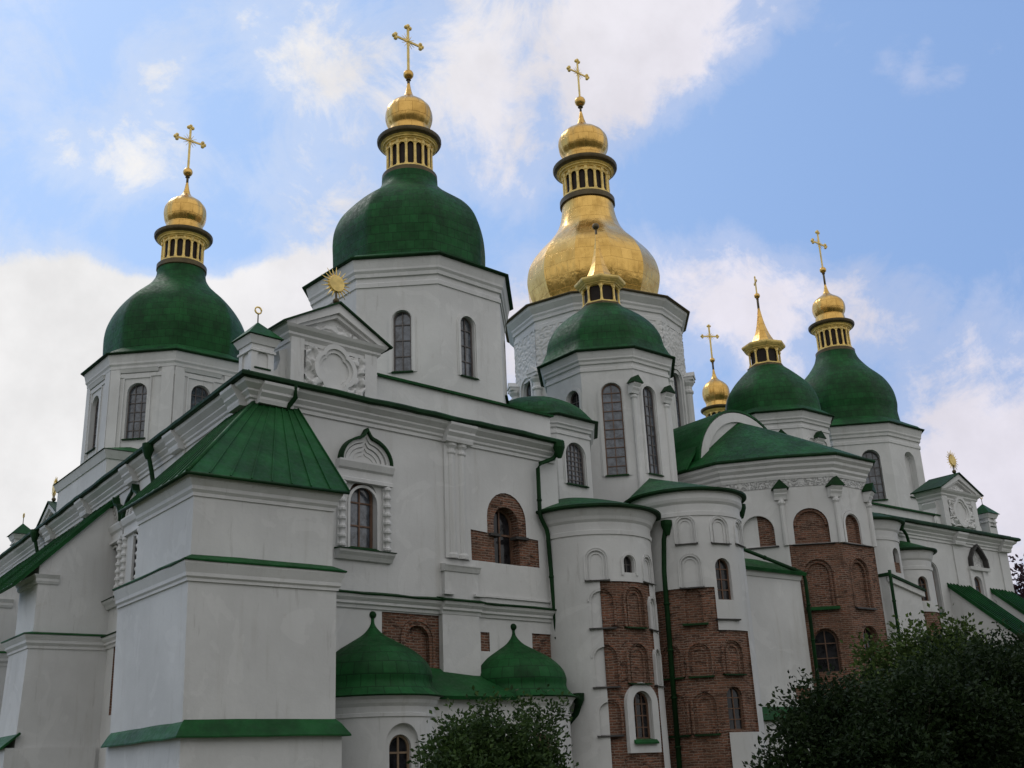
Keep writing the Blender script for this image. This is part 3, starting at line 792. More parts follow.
def lantern(c, z, k, parent, ncol=16, pear=True, ztop=None, ang=0, seg=None):
    """columned gilt lantern with cornice; z dict of heights, k scale of radii"""
    t = Mesh(); x, y = c; n = seg or 40; r = 1.14*k; ph = 22.5-18
    t.lathe(x, y, [(r*1.10, z['ring']), (r*1.17, z['ring']+.06), (r*1.17, z['ring']+.30*k), (r*1.10, z['ring']+.36*k)], n, MDK, phase=ph)
    t.lathe(x, y, [(r*1.02, z['ring']+.34*k), (r*1.06, z['ring']+.36*k), (r*1.06, z['ring']+.46*k), (r*.9, z['ring']+.5*k)], n, MGT, phase=ph)
    z0, z1 = z['ring']+.46*k, z['corn']+.16*k
    t.lathe(x, y, [(r*.86, z0-.1), (r*.86, z1+.2)], n, MDG, phase=ph)
    for i in range(ncol):
        a = ph+360*(i)/ncol; px, py = x+r*.94*math.cos(R(a)), y+r*.94*math.sin(R(a))
        w = .07*k
        t.lathe(px, py, [(w*1.4, z0), (w*1.4, z0+.1*k), (w, z0+.14*k), (w*.9, z1-.24*k), (w*1.5, z1-.18*k), (w*1.5, z1-.02)], 8, MGT)
        # small arch heads between the columns
        fr = radial(x, y, a+180/ncol, r*.95*math.cos(math.pi/ncol)); hw = r*.95*math.sin(math.pi/ncol)
        m_ = 6; L = [(-hw, z1), (-hw, z1-.24*k)]+[(-(hw-w*.8)*math.cos(math.pi*j/m_), z1-.30*k+(hw-w*.8)*math.sin(math.pi*j/m_)) for j in range(m_+1)]+[(hw, z1-.24*k), (hw, z1)]
        for j in range(len(L)-1):
            if L[j][0] == L[j+1][0]: continue
            t.prism(fr, [L[j], L[j+1], (L[j+1][0], z1+.02), (L[j][0], z1+.02)], -.04, .03, MGT)
    cz = z1
    rim = MGT if seg else MDK
    t.lathe(x, y, [(r*.9, cz-.02), (r*1.03, cz), (r*1.05, cz+.05*k), (r*1.13, cz+.07*k), (r*1.14, cz+.11*k), (r*1.23, cz+.17*k)], n, MGT, phase=ph)
    t.lathe(x, y, [(r*1.1, cz+.165*k), (r*1.24, cz+.17*k), (r*1.31, cz+.25*k), (r*1.33, cz+.26*k)], n, MGT if seg else MDK, phase=ph)
    t.lathe(x, y, [(r*1.2, cz+.255*k), (r*1.34, cz+.26*k), (r*1.38, cz+.34*k), (r*1.38, cz+.44*k), (r*.95, cz+.62*k)], n, rim, phase=ph)
    if not seg: t.lathe(x, y, [(r*.95, cz+.55*k), (r*.9, cz+.85*k), (r*.86, cz+1.12*k)], n, MGOLD, phase=ph)
    t.build('lantern', parent, smooth_angle=30 if seg is None else None)
    return cz+(.60 if seg else 1.05)*k

def onion(c, zb, zt, rmax, parent, gores=16):
    """gilded onion with shallow gores drawn up into a spike"""
    x, y = c; h = zt-zb; r = rmax
    pr = smooth_prof([(r*.80, zb), (r*.83, zb+h*.04), (r*.95, zb+h*.14), (r*1.0, zb+h*.27), (r*.94, zb+h*.41), (r*.74, zb+h*.52), (r*.44, zb+h*.61), (r*.23, zb+h*.69), (r*.13, zb+h*.80), (r*.07, zb+h*.93), (.05, zt)])
    t = Mesh()
    t.lathe(x, y, pr, gores*6, MGOLD, smooth=True, shape=lambda th, i: 1+.022*abs(math.sin(R(th*gores/2))))
    return t.build('cupola', parent)

def tower(c, rot, Rw, Re, z0, ze, dome, neck_r, lz, k, cr, finial, N=8, win=None, gold=False, drum_extra=None, label=None, corn=1.0, blend=.75):
    """octagonal drum with cornice, pear dome, lantern, cupola and cross. lz: ring, corn, onion top, ball, cross top"""
    x, y = c
    t = Mesh()
    q = corn
    t.lathe(x, y, [(Rw, z0), (Rw, ze-1.25*q), (Rw+.06, ze-1.24*q), (Rw+.06, ze-1.05*q), (Rw+.0, ze-1.0*q), (Rw+.0, ze-.8*q), (Rw+.1, ze-.78*q), (Rw+.12, ze-.62*q), (Rw+.2, ze-.52*q), (Rw+.2, ze-.42*q), (Re-.14, ze-.16*q), (Re-.1, ze-.02), (Rw-.5, ze)], N, MW, phase=rot)
    o = t.build('tower', CATH, label)
    return o

def roof_dome(o, c, rot, Re, ze, prof, mat, N=8, blend=.7, name='dome', edge=MGP, nseg=96):
    """prof from just above the eave to the neck; the eave flares to a true polygon"""
    x, y = c
    pr = smooth_prof(prof, 7); zlo = prof[0][1]
    full = [(Re+.05, ze+.03), (Re*.985, ze+.09), (Re*.93, ze+.09+(zlo-ze)*.3)]
    full = full+[p for p in pr]
    f = octq(N, None)
    tot = len(full)
    def shape(th, i):
        k = 360/N; a = ((th-rot) % k)-k/2; qq = math.cos(R(k/2))/math.cos(R(a))
        u = i/(tot-1); b_ = 1.0 if i < 3 else (blend*(1-max(0, (u-.45)/.55)**1.3))
        return 1-b_*(1-qq)
    t = Mesh()
    nn = nseg-(nseg % N)
    t.lathe(x, y, full, nn, mat, phase=rot, smooth=True, shape=shape)
    d = t.build(name, o, smooth_angle=40 if N == 8 else 22)
    e = Mesh()
    e.lathe(x, y, [(Re-.3, ze-.015), (Re+.03, ze-.015), (Re+.08, ze+.02), (Re+.08, ze+.07), (Re-.3, ze+.12)], N, edge, phase=rot)
    e.build('roof_edge', o)
    return d

def facet(c, rot, Rw, k, N=8):
    a = rot+360/N*(k+.5); return radial(c[0], c[1], a, Rw*math.cos(math.pi/N))

def tall_windows(o, c, rot, Rw, ks, z0, w, h, N=8, ring=.12, fmat=None, gmat=None, off=None, nv=1, nh=4, depth=.32, frame_ring=True):
    cm = Mesh()
    for k in ks:
        fr = facet(c, rot, Rw, k, N); cm.prism(fr, arch((off or {}).get(k, 0), z0, w, h), -depth, .6, MWD)
    cut(o, cm)
    rg = Mesh()
    lg = Mesh()
    for k in ks:
        fr = facet(c, rot, Rw, k, N); s = (off or {}).get(k, 0); rg.mark(); lg.mark()
        window(fr, s, z0, w, h, -depth+.04, o, fmat or MWF2, gmat or MGL, nv, nh, .06, .04)
        if frame_ring: archring(rg, fr, s, z0-.05, w+.1, h+.05, ring, -.01, .055, MWD); archring(rg, fr, s, z0-.05, w+.1+2*ring, h+.05+ring, .06, -.01, .025, MWD)
        lg.profile(fr, s-w/2-.08, s+w/2+.08, [(-.3, z0+.06), (.0, z0+.02), (.12, z0-.05), (.12, z0-.09), (-.3, z0-.02)], MGP)
    if rg.v: rg.build('window_surround', o)
    lg.build('ledge', o)

CROSS_DIR = 2.0
# front tower
c1 = (25.68, 40.05)
T1 = tower(c1, 161.8, 4.56, 4.97, 13.5, 22.65, None, 0, None, 1, None, None, label='large drum tower with green pear-shaped dome behind the pediment')
tall_windows(T1, c1, 161.8, 4.56, (0, 1, 2, 3), 17.55, .76, 2.74, off={1: .2, 2: -.17}, depth=.26, nh=3)
roof_dome(T1, c1, 161.8, 4.97, 22.65, [(3.66, 23.4), (3.68, 24.3), (3.70, 25.0), (3.62, 25.7), (3.33, 26.42), (2.84, 27.05), (2.24, 27.54), (1.70, 28.0), (1.40, 28.42), (1.34, 28.85)], MGD)
zz = lantern(c1, {'ring': 28.75, 'corn': 30.45}, 1.0, T1)
onion(c1, zz-.02, 34.55, 1.14, T1)
def ballcross(o, c, zb, rb, zt, half, zs, ang=CROSS_DIR):
    t = Mesh(); t.tube([(c[0], c[1], zs-.3), (c[0], c[1], zb)], .075, MDK, 8); t.ball((c[0], c[1], zb), rb, MGOLD, 18); t.lathe(c[0], c[1], [(rb*.5, zb-rb*1.25), (rb*.35, zb-rb*.85)], 12, MDK)
    t.build('ball_finial', o)
    cross(c, zb+rb*.9, zt, half, ang, o)
ballcross(T1, c1, 34.95, .26, 37.85, .84, 34.5)

# south-west tower
c3 = (21.0, 57.1)
T3 = tower(c3, 159.5, 4.42, 4.83, 13.5, 23.05, None, 0, None, 1, None, None, label='drum tower with pilasters and green dome at the far end of the side wall')
tall_windows(T3, c3, 159.5, 4.42, (7, 0, 1, 2), 18.5, 1.06, 3.0, ring=.02, frame_ring=False, off={0: -.42, 1: -.25, 2: -.2}, nv=2, nh=5)
pt = Mesh()
for k in range(8):
    a = 159.5+45*k
    for sg in (-1, 1):
        fr = facet(c3, 159.5, 4.42, k); L = 4.42*math.sin(math.pi/8)
        pt.mark(); pt.box(fr, sg*L-.66*(sg > 0), sg*L+.52*(sg < 0), -.05, .09, 14, 22.25, MWD)
    fr = facet(c3, 159.5, 4.42, k); pt.mark()
    pt.profile(fr, -1.2, .85, [(-.05, 22.05), (.1, 22.05), (.16, 22.2), (.2, 22.27), (-.05, 22.3)], MWD)
    archring(pt, fr, 0, 17.9, 1.44, 3.45, .06, -.01, .05, MWD) if False else pt.prism(fr, [(-.97, 21.75), (.47, 21.75), (.47, 21.82), (-.97, 21.82)], -.01, .06, MWD)
    for sg in (-1, 1): pt.box(fr, -.25+sg*.72-.035, -.25+sg*.72+.035, -.01, .06, 17.5, 21.75, MWD)
pt.build('pilaster', T3)
roof_dome(T3, c3, 159.5, 4.83, 23.05, [(3.84, 23.75), (3.88, 24.6), (3.88, 25.3), (3.76, 26.0), (3.4, 26.85), (2.9, 27.48), (2.32, 28.02), (1.78, 28.55), (1.42, 29.12), (1.33, 29.7)], MGD)
zz = lantern(c3, {'ring': 29.6, 'corn': 31.25}, 1.05, T3)
onion(c3, zz-.02, 35.6, 1.19, T3)
ballcross(T3, c3, 36.2, .28, 39.35, .9, 35.5)
# square base of that tower
t = Mesh(); bx = [(16.25, 60.4), (16.25, 52.6), (25, 52.6), (25, 60.4)]
t.plan(bx, 13.5, 17.2, MW); t.sweep(bx, [(-.02, 16.8), (.06, 16.8), (.15, 17.05), (.2, 17.2), (-.02, 17.2)], MWD, closed=True)
BS = t.build('tower_base', CATH)
t = Mesh(); ap = (21, 57.1, 19.4)
bx2 = [(15.98, 60.6), (15.98, 52.35), (25.2, 52.35), (25.2, 60.6)]
t.add([(a, b_, 17.22) for a, b_ in bx2]+[(18.5, 55, 18.3), (23.5, 55, 18.3), (23.5, 59, 18.3), (18.5, 59, 18.3)], [[0, 1, 2, 3], [1, 4, 5, 2], [0, 7, 4, 1], [3, 6, 7, 0], [2, 5, 6, 3], [4, 5, 6, 7]], MG); t.build('roof', BS)
t = Mesh(); t.box(Frame((16.9, 63), 268.2), -1, 10, -1.5, -.2, 13.8, 16.2, MW); ab = t.build('attic_wall', CATH)
t = Mesh(); t.profile(Frame((16.9, 63), 268.2), -1.1, 10, [(0, 16.2), (0, 16.28), (-1.6, 16.6), (-1.6, 16.2)], MGP); t.build('roof_edge', ab)

# north-east tower
c4 = (64.1, 44.2)
T4 = tower(c4, 157.5, 4.6, 5.03, 13.0, 22.3, None, 0, None, 1, None, None, label='drum tower with green pear-shaped dome at the far right')
tall_windows(T4, c4, 157.5, 4.6, (1,), 17.3, 1.15, 3.35, frame_ring=False, nv=2, nh=5, off={1: .5}, depth=.45)
tall_windows(T4, c4, 157.5, 4.6, (2,), 17.6, 1.15, 3.1, frame_ring=False, nv=0, nh=0, off={2: .35}, depth=.45, gmat=MWD, fmat=MWD)
roof_dome(T4, c4, 157.5, 5.03, 22.3, [(3.66, 23.2), (3.58, 23.95), (3.64, 24.65), (3.48, 25.6), (2.98, 26.58), (2.12, 27.52), (1.57, 28.3), (1.36, 28.9)], MGD, blend=.35)
zz = lantern(c4, {'ring': 28.75, 'corn': 30.5}, 1.03, T4)
onion(c4, zz-.02, 34.5, 1.14, T4)
ballcross(T4, c4, 35.55, .24, 38.7, .84, 34.4)

# central gilded dome
cm_ = (44.87, 48.24)
MT = tower(cm_, 154, 5.35, 5.95, 15.0, 28.25, None, 0, None, 1, None, None, N=12, corn=1.15, label='tall central drum with stucco relief under the gilded dome')
tall_windows(MT, cm_, 154, 5.35, (0, 1, 2, 3, 4, 5), 19.0, 1.1, 5.0, N=12, frame_ring=False, nv=1, nh=5)
rl = Mesh(); cl = Mesh()
for k in range(-1, 7):
    fr = facet(cm_, 154, 5.35, k, 12); L = 5.35*math.sin(math.pi/12); rl.mark()
    nx, nz = 48, 62; vs = []
    for j in range(nz+1):
        for i in range(nx+1):
            a = -L+2*L*i/nx; z = 23.9+2.95*j/nz; q = Vector((a*2.6+k*7.3, z*2.6, 1.3)); wv = noise.noise_vector(q)
            h = min(1, max(0, (abs(noise.noise(q*1.6+wv*.8))-.05)*4)); vs.append(fr.w(a, .012+.055*h, z))
    rl.add(vs, [[j*(nx+1)+i, j*(nx+1)+i+1, (j+1)*(nx+1)+i+1, (j+1)*(nx+1)+i] for j in range(nz) for i in range(nx)], MWD, smooth=True)
    cl.mark(); archring(cl, fr, 0, 19.0, 1.3, 5.15, .2, -.01, .12, MWD)
    a = 154+30*k; vx, vy = cm_[0]+5.42*math.cos(R(a)), cm_[1]+5.42*math.sin(R(a))
    cl.mark(); cl.lathe(vx, vy, [(.36, 15), (.36, 18), (.27, 18.2), (.26, 22.9), (.34, 23.0), (.34, 23.1), (.27, 23.2), (.27, 23.4), (.42, 23.6), (.44, 23.75)], 12, MWD)
    f2 = radial(cm_[0], cm_[1], a, 5.4); cl.box(f2, -.42, .42, -.3, .45, 23.75, 23.95, MWD); cl.prism(f2, [(-.46, 23.95), (.46, 23.95), (0, 24.35)], -.3, .5, MWD)
rl.build('stucco_relief', MT, fix=False); cl.build('half_column', MT)
roof_dome(MT, cm_, 154, 5.95, 28.25, [(3.8, 28.75), (3.9, 29.3), (4.18, 30.1), (4.34, 30.8), (4.34, 31.4), (4.16, 32.2), (3.74, 33.0), (3.14, 33.75), (2.55, 34.4), (2.14, 35.0), (1.9, 35.65), (1.76, 36.35), (1.7, 36.95)], MGOLD2, N=12, blend=.95, name='gilded_dome', edge=MDK)
zz = lantern(cm_, {'ring': 36.85, 'corn': 38.95}, 1.37, MT)
onion(cm_, zz-.02, 44.3, 1.66, MT)
ballcross(MT, cm_, 45.05, .37, 48.4, .92, 44.2)

def spire(c, zb, r, ztip, parent):
    t = Mesh(); x, y = c; h = ztip-zb
    t.lathe(x, y, smooth_prof([(r*1.0, zb), (r*.72, zb+h*.12), (r*.45, zb+h*.32), (r*.24, zb+h*.58), (r*.10, zb+h*.86), (.04, ztip)], 5), 8, MGOLD, phase=22.5, smooth=False)
    t.build('spire', parent)
def chapel_tower(c, rot, Rw, Re, z0, ze, dome, lz, label):
    o = tower(c, rot, Rw, Re, z0, ze, None, 0, None, 1, None, None, corn=.8, label=label)
    roof_dome(o, c, rot, Re, ze, dome, MGD, blend=.6)
    zt = lantern(c, {'ring': lz[0], 'corn': lz[1]}, .88, o, ncol=8, seg=8)
    spire(c, zt-.14, .98, lz[2]+.4, o)
    if lz[4]: ballcross(o, c, lz[3], .19, lz[4], .34, lz[2], ang=52)
    else:
        f = Mesh(); f.tube([(c[0], c[1], lz[2]-.3), (c[0], c[1], lz[3])], .06, MDK, 8); f.ball((c[0], c[1], lz[3]), .19, MDK, 14); f.build('ball_finial', o)
    return o
c2 = (37.75, 40.05)
T2 = chapel_tower(c2, 159.5, 3.36, 3.77, 11.0, 21.28, [(3.27, 22.1), (3.12, 22.75), (2.72, 23.45), (2.1, 24.1), (1.5, 24.55), (1.16, 24.8)], (24.65, 25.85, 29.1, 29.85, None), 'smaller drum with tall windows, green dome and little gold spire before the gilded dome')
tall_windows(T2, c2, 159.5, 3.36, (1,), 14.95, .98, 4.68, off={1: .15}, nv=1, nh=9, fmat=MWF, gmat=MGL, depth=.22)
tall_windows(T2, c2, 159.5, 3.36, (2,), 15.05, .84, 4.5, off={2: -.3}, nv=2, nh=8, depth=.22)
tall_windows(T2, c2, 159.5, 3.36, (0,), 17.2, .86, 2.3, off={0: .62}, nv=1, nh=3, gmat=MGB)
def mini_roof(mb, fr, s, z, w=.5, gm=None):
    """small bracket capital under a gabled green cap"""
    mb.profile(fr, s-w*.5, s+w*.5, [(-.1, z-.5), (.12, z-.5), (.16, z-.36), (.24, z-.24), (.24, z-.18), (.34, z-.06), (.36, z), (-.1, z)], MWD)
    mb.prism(fr, [(s-w*.68, z+.005), (s+w*.68, z+.005), (s, z+w*.75)], -.1, .42, MGP)
t = Mesh()
fr2 = facet(c2, 159.5, 3.36, 2)
for q, zt in ((-1.36, 19.45), (.92, 19.35)):
    t.mark(); p = fr2.p2(q, .0); t.lathe(p[0], p[1], [(.13, 13.5), (.13, zt-.75), (.18, zt-.68), (.18, zt-.6), (.13, zt-.55)], 10, MWD); mini_roof(t, fr2, q, zt, .52)
t.build('half_column', T2)
c5 = (53.25, 41.9)
T5 = chapel_tower(c5, 157.5, 3.3, 3.73, 11.0, 21.15, [(3.05, 21.7), (2.98, 22.4), (2.78, 23.1), (2.35, 23.75), (1.75, 24.4), (1.16, 24.95)], (24.8, 26.0, 29.0, 30.05, 31.4), 'smaller drum with green dome and little gold spire right of the gilded dome')
t = Mesh()
for k in (0, 1, 2):
    fr = facet(c5, 157.5, 3.3, k)
    for q in (-.55, .55): t.mark(); archring(t, fr, q, 17.5, .62, 2.1, .12, -.01, .08, MWD)
    t.mark(); mini_roof(t, fr, 0, 19.6, .6)
t.build('blind_arch', T5)

# small far gilded cupola on its own dome
cs = (62.0, 53.8)
o = tower(cs, 157.5, 2.6, 3.0, 13, 22.0, None, 0, None, 1, None, None, corn=.7, label='small drum almost hidden behind the roofs with a gold onion')
roof_dome(o, cs, 157.5, 3.0, 22.0, [(2.6, 22.6), (2.5, 23.4), (2.1, 24.2), (1.4, 25.0), (1.05, 25.6)], MGD, blend=.5)
zz = lantern(cs, {'ring': 25.5, 'corn': 26.7}, .82, o, ncol=12)
onion(cs, zz-.02, 30.6, 1.02, o)
ballcross(o, cs, 31.2, .2, 34.1, .66, 30.5, ang=-30)

# ---- body behind the towers
t = Mesh(); t.plan([(24, 62), (24, 41), (66, 41), (66, 62)], -.1, 16.2, MW)
BODY = t.build('nave_wall', CATH)
t = Mesh()
t.add([(23.6, 62.4, 16.2), (23.6, 40.7, 16.2), (66.4, 40.7, 16.2), (66.4, 62.4, 16.2), (36, 52, 19.8), (55, 52, 19.8)], [[0, 1, 2, 3], [1, 4, 5, 2], [0, 4, 1], [3, 2, 5], [0, 3, 5, 4]], MG)
t.build('roof', BODY)

# ---- turret with a half dome between gallery and apses
ct = (31.15, 38.2)
o = tower(ct, 161.8, 2.72, 3.12, 10, 16.42, None, 0, None, 1, None, None, corn=.6, label='low turret with a green cap between two towers')
tall_windows(o, ct, 161.8, 2.72, (2,), 13.5, 1.15, 1.9, ring=.10, nv=4, nh=7, off={2: .05}, depth=.2, gmat=MGL)
roof_dome(o, ct, 161.8, 3.12, 16.42, [(2.75, 16.8), (2.3, 17.3), (1.6, 17.75), (.8, 17.98), (.05, 18.05)], MGD, blend=.4)

# ---- round apses
def apse(c, r, ze, re, label, base_t=.0):
    t = Mesh(); x, y = c
    t.lathe(x, y, [(r+.06, -.1), (r+.06, .5), (r, ze-1.0), (r+.05, ze-.98), (r+.06, ze-.82), (r+.0, ze-.8), (r+.02, ze-.5), (r+.1, ze-.4), (r+.14, ze-.28), (re-.16, ze-.06), (re-.12, ze), (r-.5, ze+.01)], 96, MW, smooth=True)
    o = t.build('apse', CATH, label, smooth_angle=12)
    return o
def sector(mb, c, r, dep, t0, t1, z0, z1, mat, n=24, out=.5):
    """closed cylindrical shell piece used to peel the plaster off"""
    L = [R(t0+(t1-t0)*i/n) for i in range(n+1)]; ri, ro = r-dep, r+out; v = []
    for a in L:
        ca, sa = math.cos(a), math.sin(a)
        v += [(c[0]+ri*ca, c[1]+ri*sa, z0), (c[0]+ro*ca, c[1]+ro*sa, z0), (c[0]+ro*ca, c[1]+ro*sa, z1), (c[0]+ri*ca, c[1]+ri*sa, z1)]
    f = [[0, 1, 2, 3], [4*n, 4*n+3, 4*n+2, 4*n+1]]
    for i in range(n):
        a, b_ = 4*i, 4*i+4; f += [[a+j, b_+j, b_+(j+1) % 4, a+(j+1) % 4] for j in range(4)]
    mb.add(v, f, mat)
def apse_arches(o, c, r, rows, brick):
    """blind arches: (bearing, sill z, width, height, kind) ; kind w white, b brick, l brick on the right half"""
    for kind_pass in (0, 1, 2):
        cm = Mesh(); used = False
        for th, z0, w, h, kind in rows:
            fr = radial(c[0], c[1], th, r)
            if kind in 'wb' and kind_pass == 0:
                cm.prism(fr, arch(0, z0, w, h), -.09, .5, MWD if kind == 'w' else MB_); used = True
            if kind == 'l' and kind_pass == 1: cm.prism(fr, half_arch(0, z0, w, h, 1), -.10, .5, MB_); used = True
            if kind == 'l' and kind_pass == 2: cm.prism(fr, half_arch(0, z0, w, h, -1), -.10, .5, MWD); used = True
        if used: cut(o, cm)
    rg = Mesh(); lg = Mesh(); bk = Mesh()
    for th, z0, w, h, kind in rows:
        fr = radial(c[0], c[1], th, r)
        for q in (rg, lg, bk): q.mark()
        if kind == 'w': archring(rg, fr, 0, z0+.02, w+.14, h+.06, .05, -.10, .02, MWD); archring(rg, fr, 0, z0+.02, w-.26, h-.14, .05, -.12, -.05, MWD)
        if kind == 'b': archring(bk, fr, 0, z0+.02, w+.14, h+.06, .09, -.10, .005, MB_); archring(bk, fr, 0, z0+.02, w-.30, h-.16, .09, -.14, -.05, MB_)
        if kind == 'l':
            L = half_arch(0, z0+.02, w+.14, h+.06, -1, 10); L2 = half_arch(0, z0+.02, w+.24, h+.11, -1, 10)
            for i in range(2, len(L)-1): rg.prism(fr, [L[i], L2[i], L2[i+1], L[i+1]], -.10, .02, MWD)
            L = half_arch(0, z0+.02, w+.14, h+.06, 1, 10); L2 = half_arch(0, z0+.02, w+.30, h+.14, 1, 10)
            for i in range(1, len(L)-1): bk.prism(fr, [L[i], L2[i], L2[i+1], L[i+1]], -.10, .005, MB_)
        lg.profile(fr, -w/2-.12, w/2+.12, [(-.1, z0+.02), (.02, z0), (.10, z0-.03), (.10, z0-.06), (-.1, z0-.03)], MGP if kind == 'b' else MBLK)
    if rg.v: rg.build('arch_moulding', o)
    if bk.v: wall_uv(bk.build('brick_arch', o))
    lg.build('ledge', o)

a1 = (29.66, 33.15); r1 = 2.42
AP1 = apse(a1, r1, 11.12, 2.85, 'round apse left of the downpipe with brick laid bare below its blind arches')
cm = Mesh(); sector(cm, a1, r1, .045, 234.5, 291, .9, 8.34, MB_); cut(AP1, cm)
rows = [(232.5, 8.4, .72, 1.12, 'w'), (292, 8.4, .7, 1.0, 'w'), (234.5, 6.62, .78, 1.36, 'l'), (267.5, 6.64, .78, 1.42, 'b'), (297, 6.62, .6, 1.2, 'w'),
        (234.5, 4.5, .78, 1.42, 'l'), (267, 4.6, .80, 1.36, 'b'), (299, 4.55, .6, 1.35, 'w'), (235, 2.8, .72, 1.15, 'l')]
apse_arches(AP1, a1, r1, rows, None)
cm = Mesh(); cm.prism(radial(*a1, 264.5, r1), arch(0, 8.68, .50, .66), -.3, .5, MWD); cm.prism(radial(*a1, 267.5, r1), arch(0, 2.64, .88, 1.68), -.4, .5, MWD)
cut(AP1, cm); wall_uv(AP1, lambda co: (math.atan2(co.x-a1[0], -(co.y-a1[1]))*r1, co.z))
window(radial(*a1, 264.5, r1), 0, 8.68, .50, .66, -.24, AP1, MWF2, MGB, 1, 1, .04, .03)
window(radial(*a1, 267.5, r1), 0, 2.64, .88, 1.68, -.26, AP1, MWF, MGB, 2, 3, .06, .04)
t = Mesh(); archring(t, radial(*a1, 264.5, r1), 0, 8.58, .60, .78, .10, -.05, .03, MWD); t.mark()
fr = radial(*a1, 267.5, r1); archring(t, fr, 0, 2.35, .9, 1.98, .30, -.16, .02, MW); t.box(fr, -.74, .74, -.16, .021, 2.16, 2.62, MW); t.build('window_surround', AP1)
t = Mesh(); t.profile(fr, -.55, .55, [(-.3, 2.68), (.02, 2.62), (.14, 2.52), (.14, 2.46), (-.3, 2.58)], MG); t.build('ledge', AP1)

a2 = (34.2, 32.1); r2 = 2.26
AP2 = apse(a2, r2, 12.15, 2.55, 'round apse between the two downpipes with a tall bare brick strip')
cm = Mesh(); sector(cm, a2, r2, .045, 176, 246, .9, 8.28, MB_); cut(AP2, cm)
cm = Mesh(); sector(cm, a2, r2, .0452, 245.6, 286, 2.78, 6.6, MB_); cut(AP2, cm)
rows = [(222, 10.05, .68, 1.05, 'w'), (259, 10.05, .70, 1.0, 'w'), (292, 10.1, .68, .95, 'w'), (223.5, 8.3, .74, 1.24, 'w'), (224.5, 4.88, .74, 1.16, 'b'), (260, 4.93, .78, 1.2, 'b'), (225, 2.75, .74, 1.45, 'b'), (196, 4.88, .7, 1.16, 'b'), (197, 2.75, .7, 1.45, 'b')]
apse_arches(AP2, a2, r2, rows, None)
cm = Mesh(); cm.prism(radial(*a2, 258.5, r2), arch(0, 7.78, .74, 1.66), -.34, .5, MWD); cm.prism(radial(*a2, 257.5, r2), arch(0, 2.86, .72, 1.6), -.34, .5, MB_)
cm.prism(radial(*a2, 223.5, r2), arch(0, 6.92, .66, 1.34), -.17, .5, MB_)
cut(AP2, cm); wall_uv(AP2, lambda co: (math.atan2(co.x-a2[0], -(co.y-a2[1]))*r2, co.z))
window(radial(*a2, 258.5, r2), 0, 7.78, .74, 1.66, -.24, AP2, MWF, MGB, 1, 3, .05, .04)
window(radial(*a2, 257.5, r2), 0, 2.86, .72, 1.6, -.24, AP2, MWF, MGB, 1, 3, .05, .04)
t = Mesh(); t.profile(radial(*a2, 258.5, r2), -.55, .55, [(-.1, 7.05), (.1, 7.03), (.1, 6.98), (-.1, 6.98)], MBLK); t.mark(); t.profile(radial(*a2, 223.5, r2), -.5, .5, [(-.1, 6.92), (.16, 6.86), (.16, 6.8), (-.1, 6.85)], MGP); t.build('ledge', AP2)
# wall linking the apses, and their roofs
t = Mesh(); t.plan([(26.5, 41), (26.5, 33.4), (29.3, 33.4), (31.6, 32.6), (33, 32.4), (36, 33.2), (37, 41)], -.1, 11.0, MW); t.build('chancel_wall', CATH)
def fan_roof(c, re, ze, t0, t1, apex, n=40, bulge=.25, nm='apse_roof', parent=None):
    t = Mesh(); m_ = 10; v = []; e = []
    for j in range(m_+1):
        u = j/m_
        for i in range(n+1):
            a = R(t0+(t1-t0)*i/n); x, y = c[0]+re*math.cos(a), c[1]+re*math.sin(a)
            v.append((x+(apex[0]-x)*u, y+(apex[1]-y)*u, ze+.10+(apex[2]-ze)*(u+bulge*math.sin(math.pi*u)*(.55))))
    f = [[j*(n+1)+i, j*(n+1)+i+1, (j+1)*(n+1)+i+1, (j+1)*(n+1)+i] for j in range(m_) for i in range(n)]
    t.add(v, f, MGD, smooth=True, uvs=[[(a_*.25, b_*.4) for a_, b_ in ((i, j), (i+1, j), (i+1, j+1), (i, j+1))] for j in range(m_) for i in range(n)])
    ring = [(c[0]+re*math.cos(R(t0+(t1-t0)*i/n)), c[1]+re*math.sin(R(t0+(t1-t0)*i/n))) for i in range(n+1)]
    t.sweep(ring, [(-.3, ze), (.0, ze-.01), (.05, ze+.03), (.05, ze+.11), (-.3, ze+.2)], MGP)
    return t.build(nm, parent)
fan_roof(a1, 2.88, 11.13, 170, 380, (31.2, 36.4, 12.9), bulge=.12, parent=AP1)
fan_roof(a2, 2.58, 12.16, 120, 410, (36.9, 36.7, 14.6), bulge=.0, parent=AP2)

# ---- central polygonal apse
V = [(40.9, 38.5), (41.2, 36.0), (42.9, 33.85), (44.8, 32.1), (47.4, 32.1), (49.3, 33.9), (50.5, 37.0), (50.5, 40)]
t = Mesh(); t.plan(V, -.1, 14.95, MW)
AP3 = t.build('central_apse', CATH, 'large faceted central apse with two brick faces and thin half columns')
def vfr(i):
    a, b_ = Vector(V[i]), Vector(V[i+1]); d = b_-a; return Frame(V[i], math.degrees(math.atan2(d.y, d.x))), d.length
fL, lL = vfr(1); fS, lS = vfr(2); fE, lE = vfr(3); fN, lN = vfr(4)
cm = Mesh(); cm.box(fS, .12, lS+.02, -.05, .6, .6, 11.48, MB_); cut(AP3, cm)
cm = Mesh(); cm.box(fE, -.02, lE+.02, -.05, .6, .6, 11.46, MB_); cut(AP3, cm)
cm = Mesh()
cm.prism(fS, arch(1.27, 11.5, 1.68, 1.72), -.22, .6, MB_); cm.prism(fS, arch(1.33, 8.5, 1.3, 2.2), -.25, .6, MB_)
cm.prism(fS, arch(1.27, 5.45, 1.1, 2.0), -.4, .6, MB_)
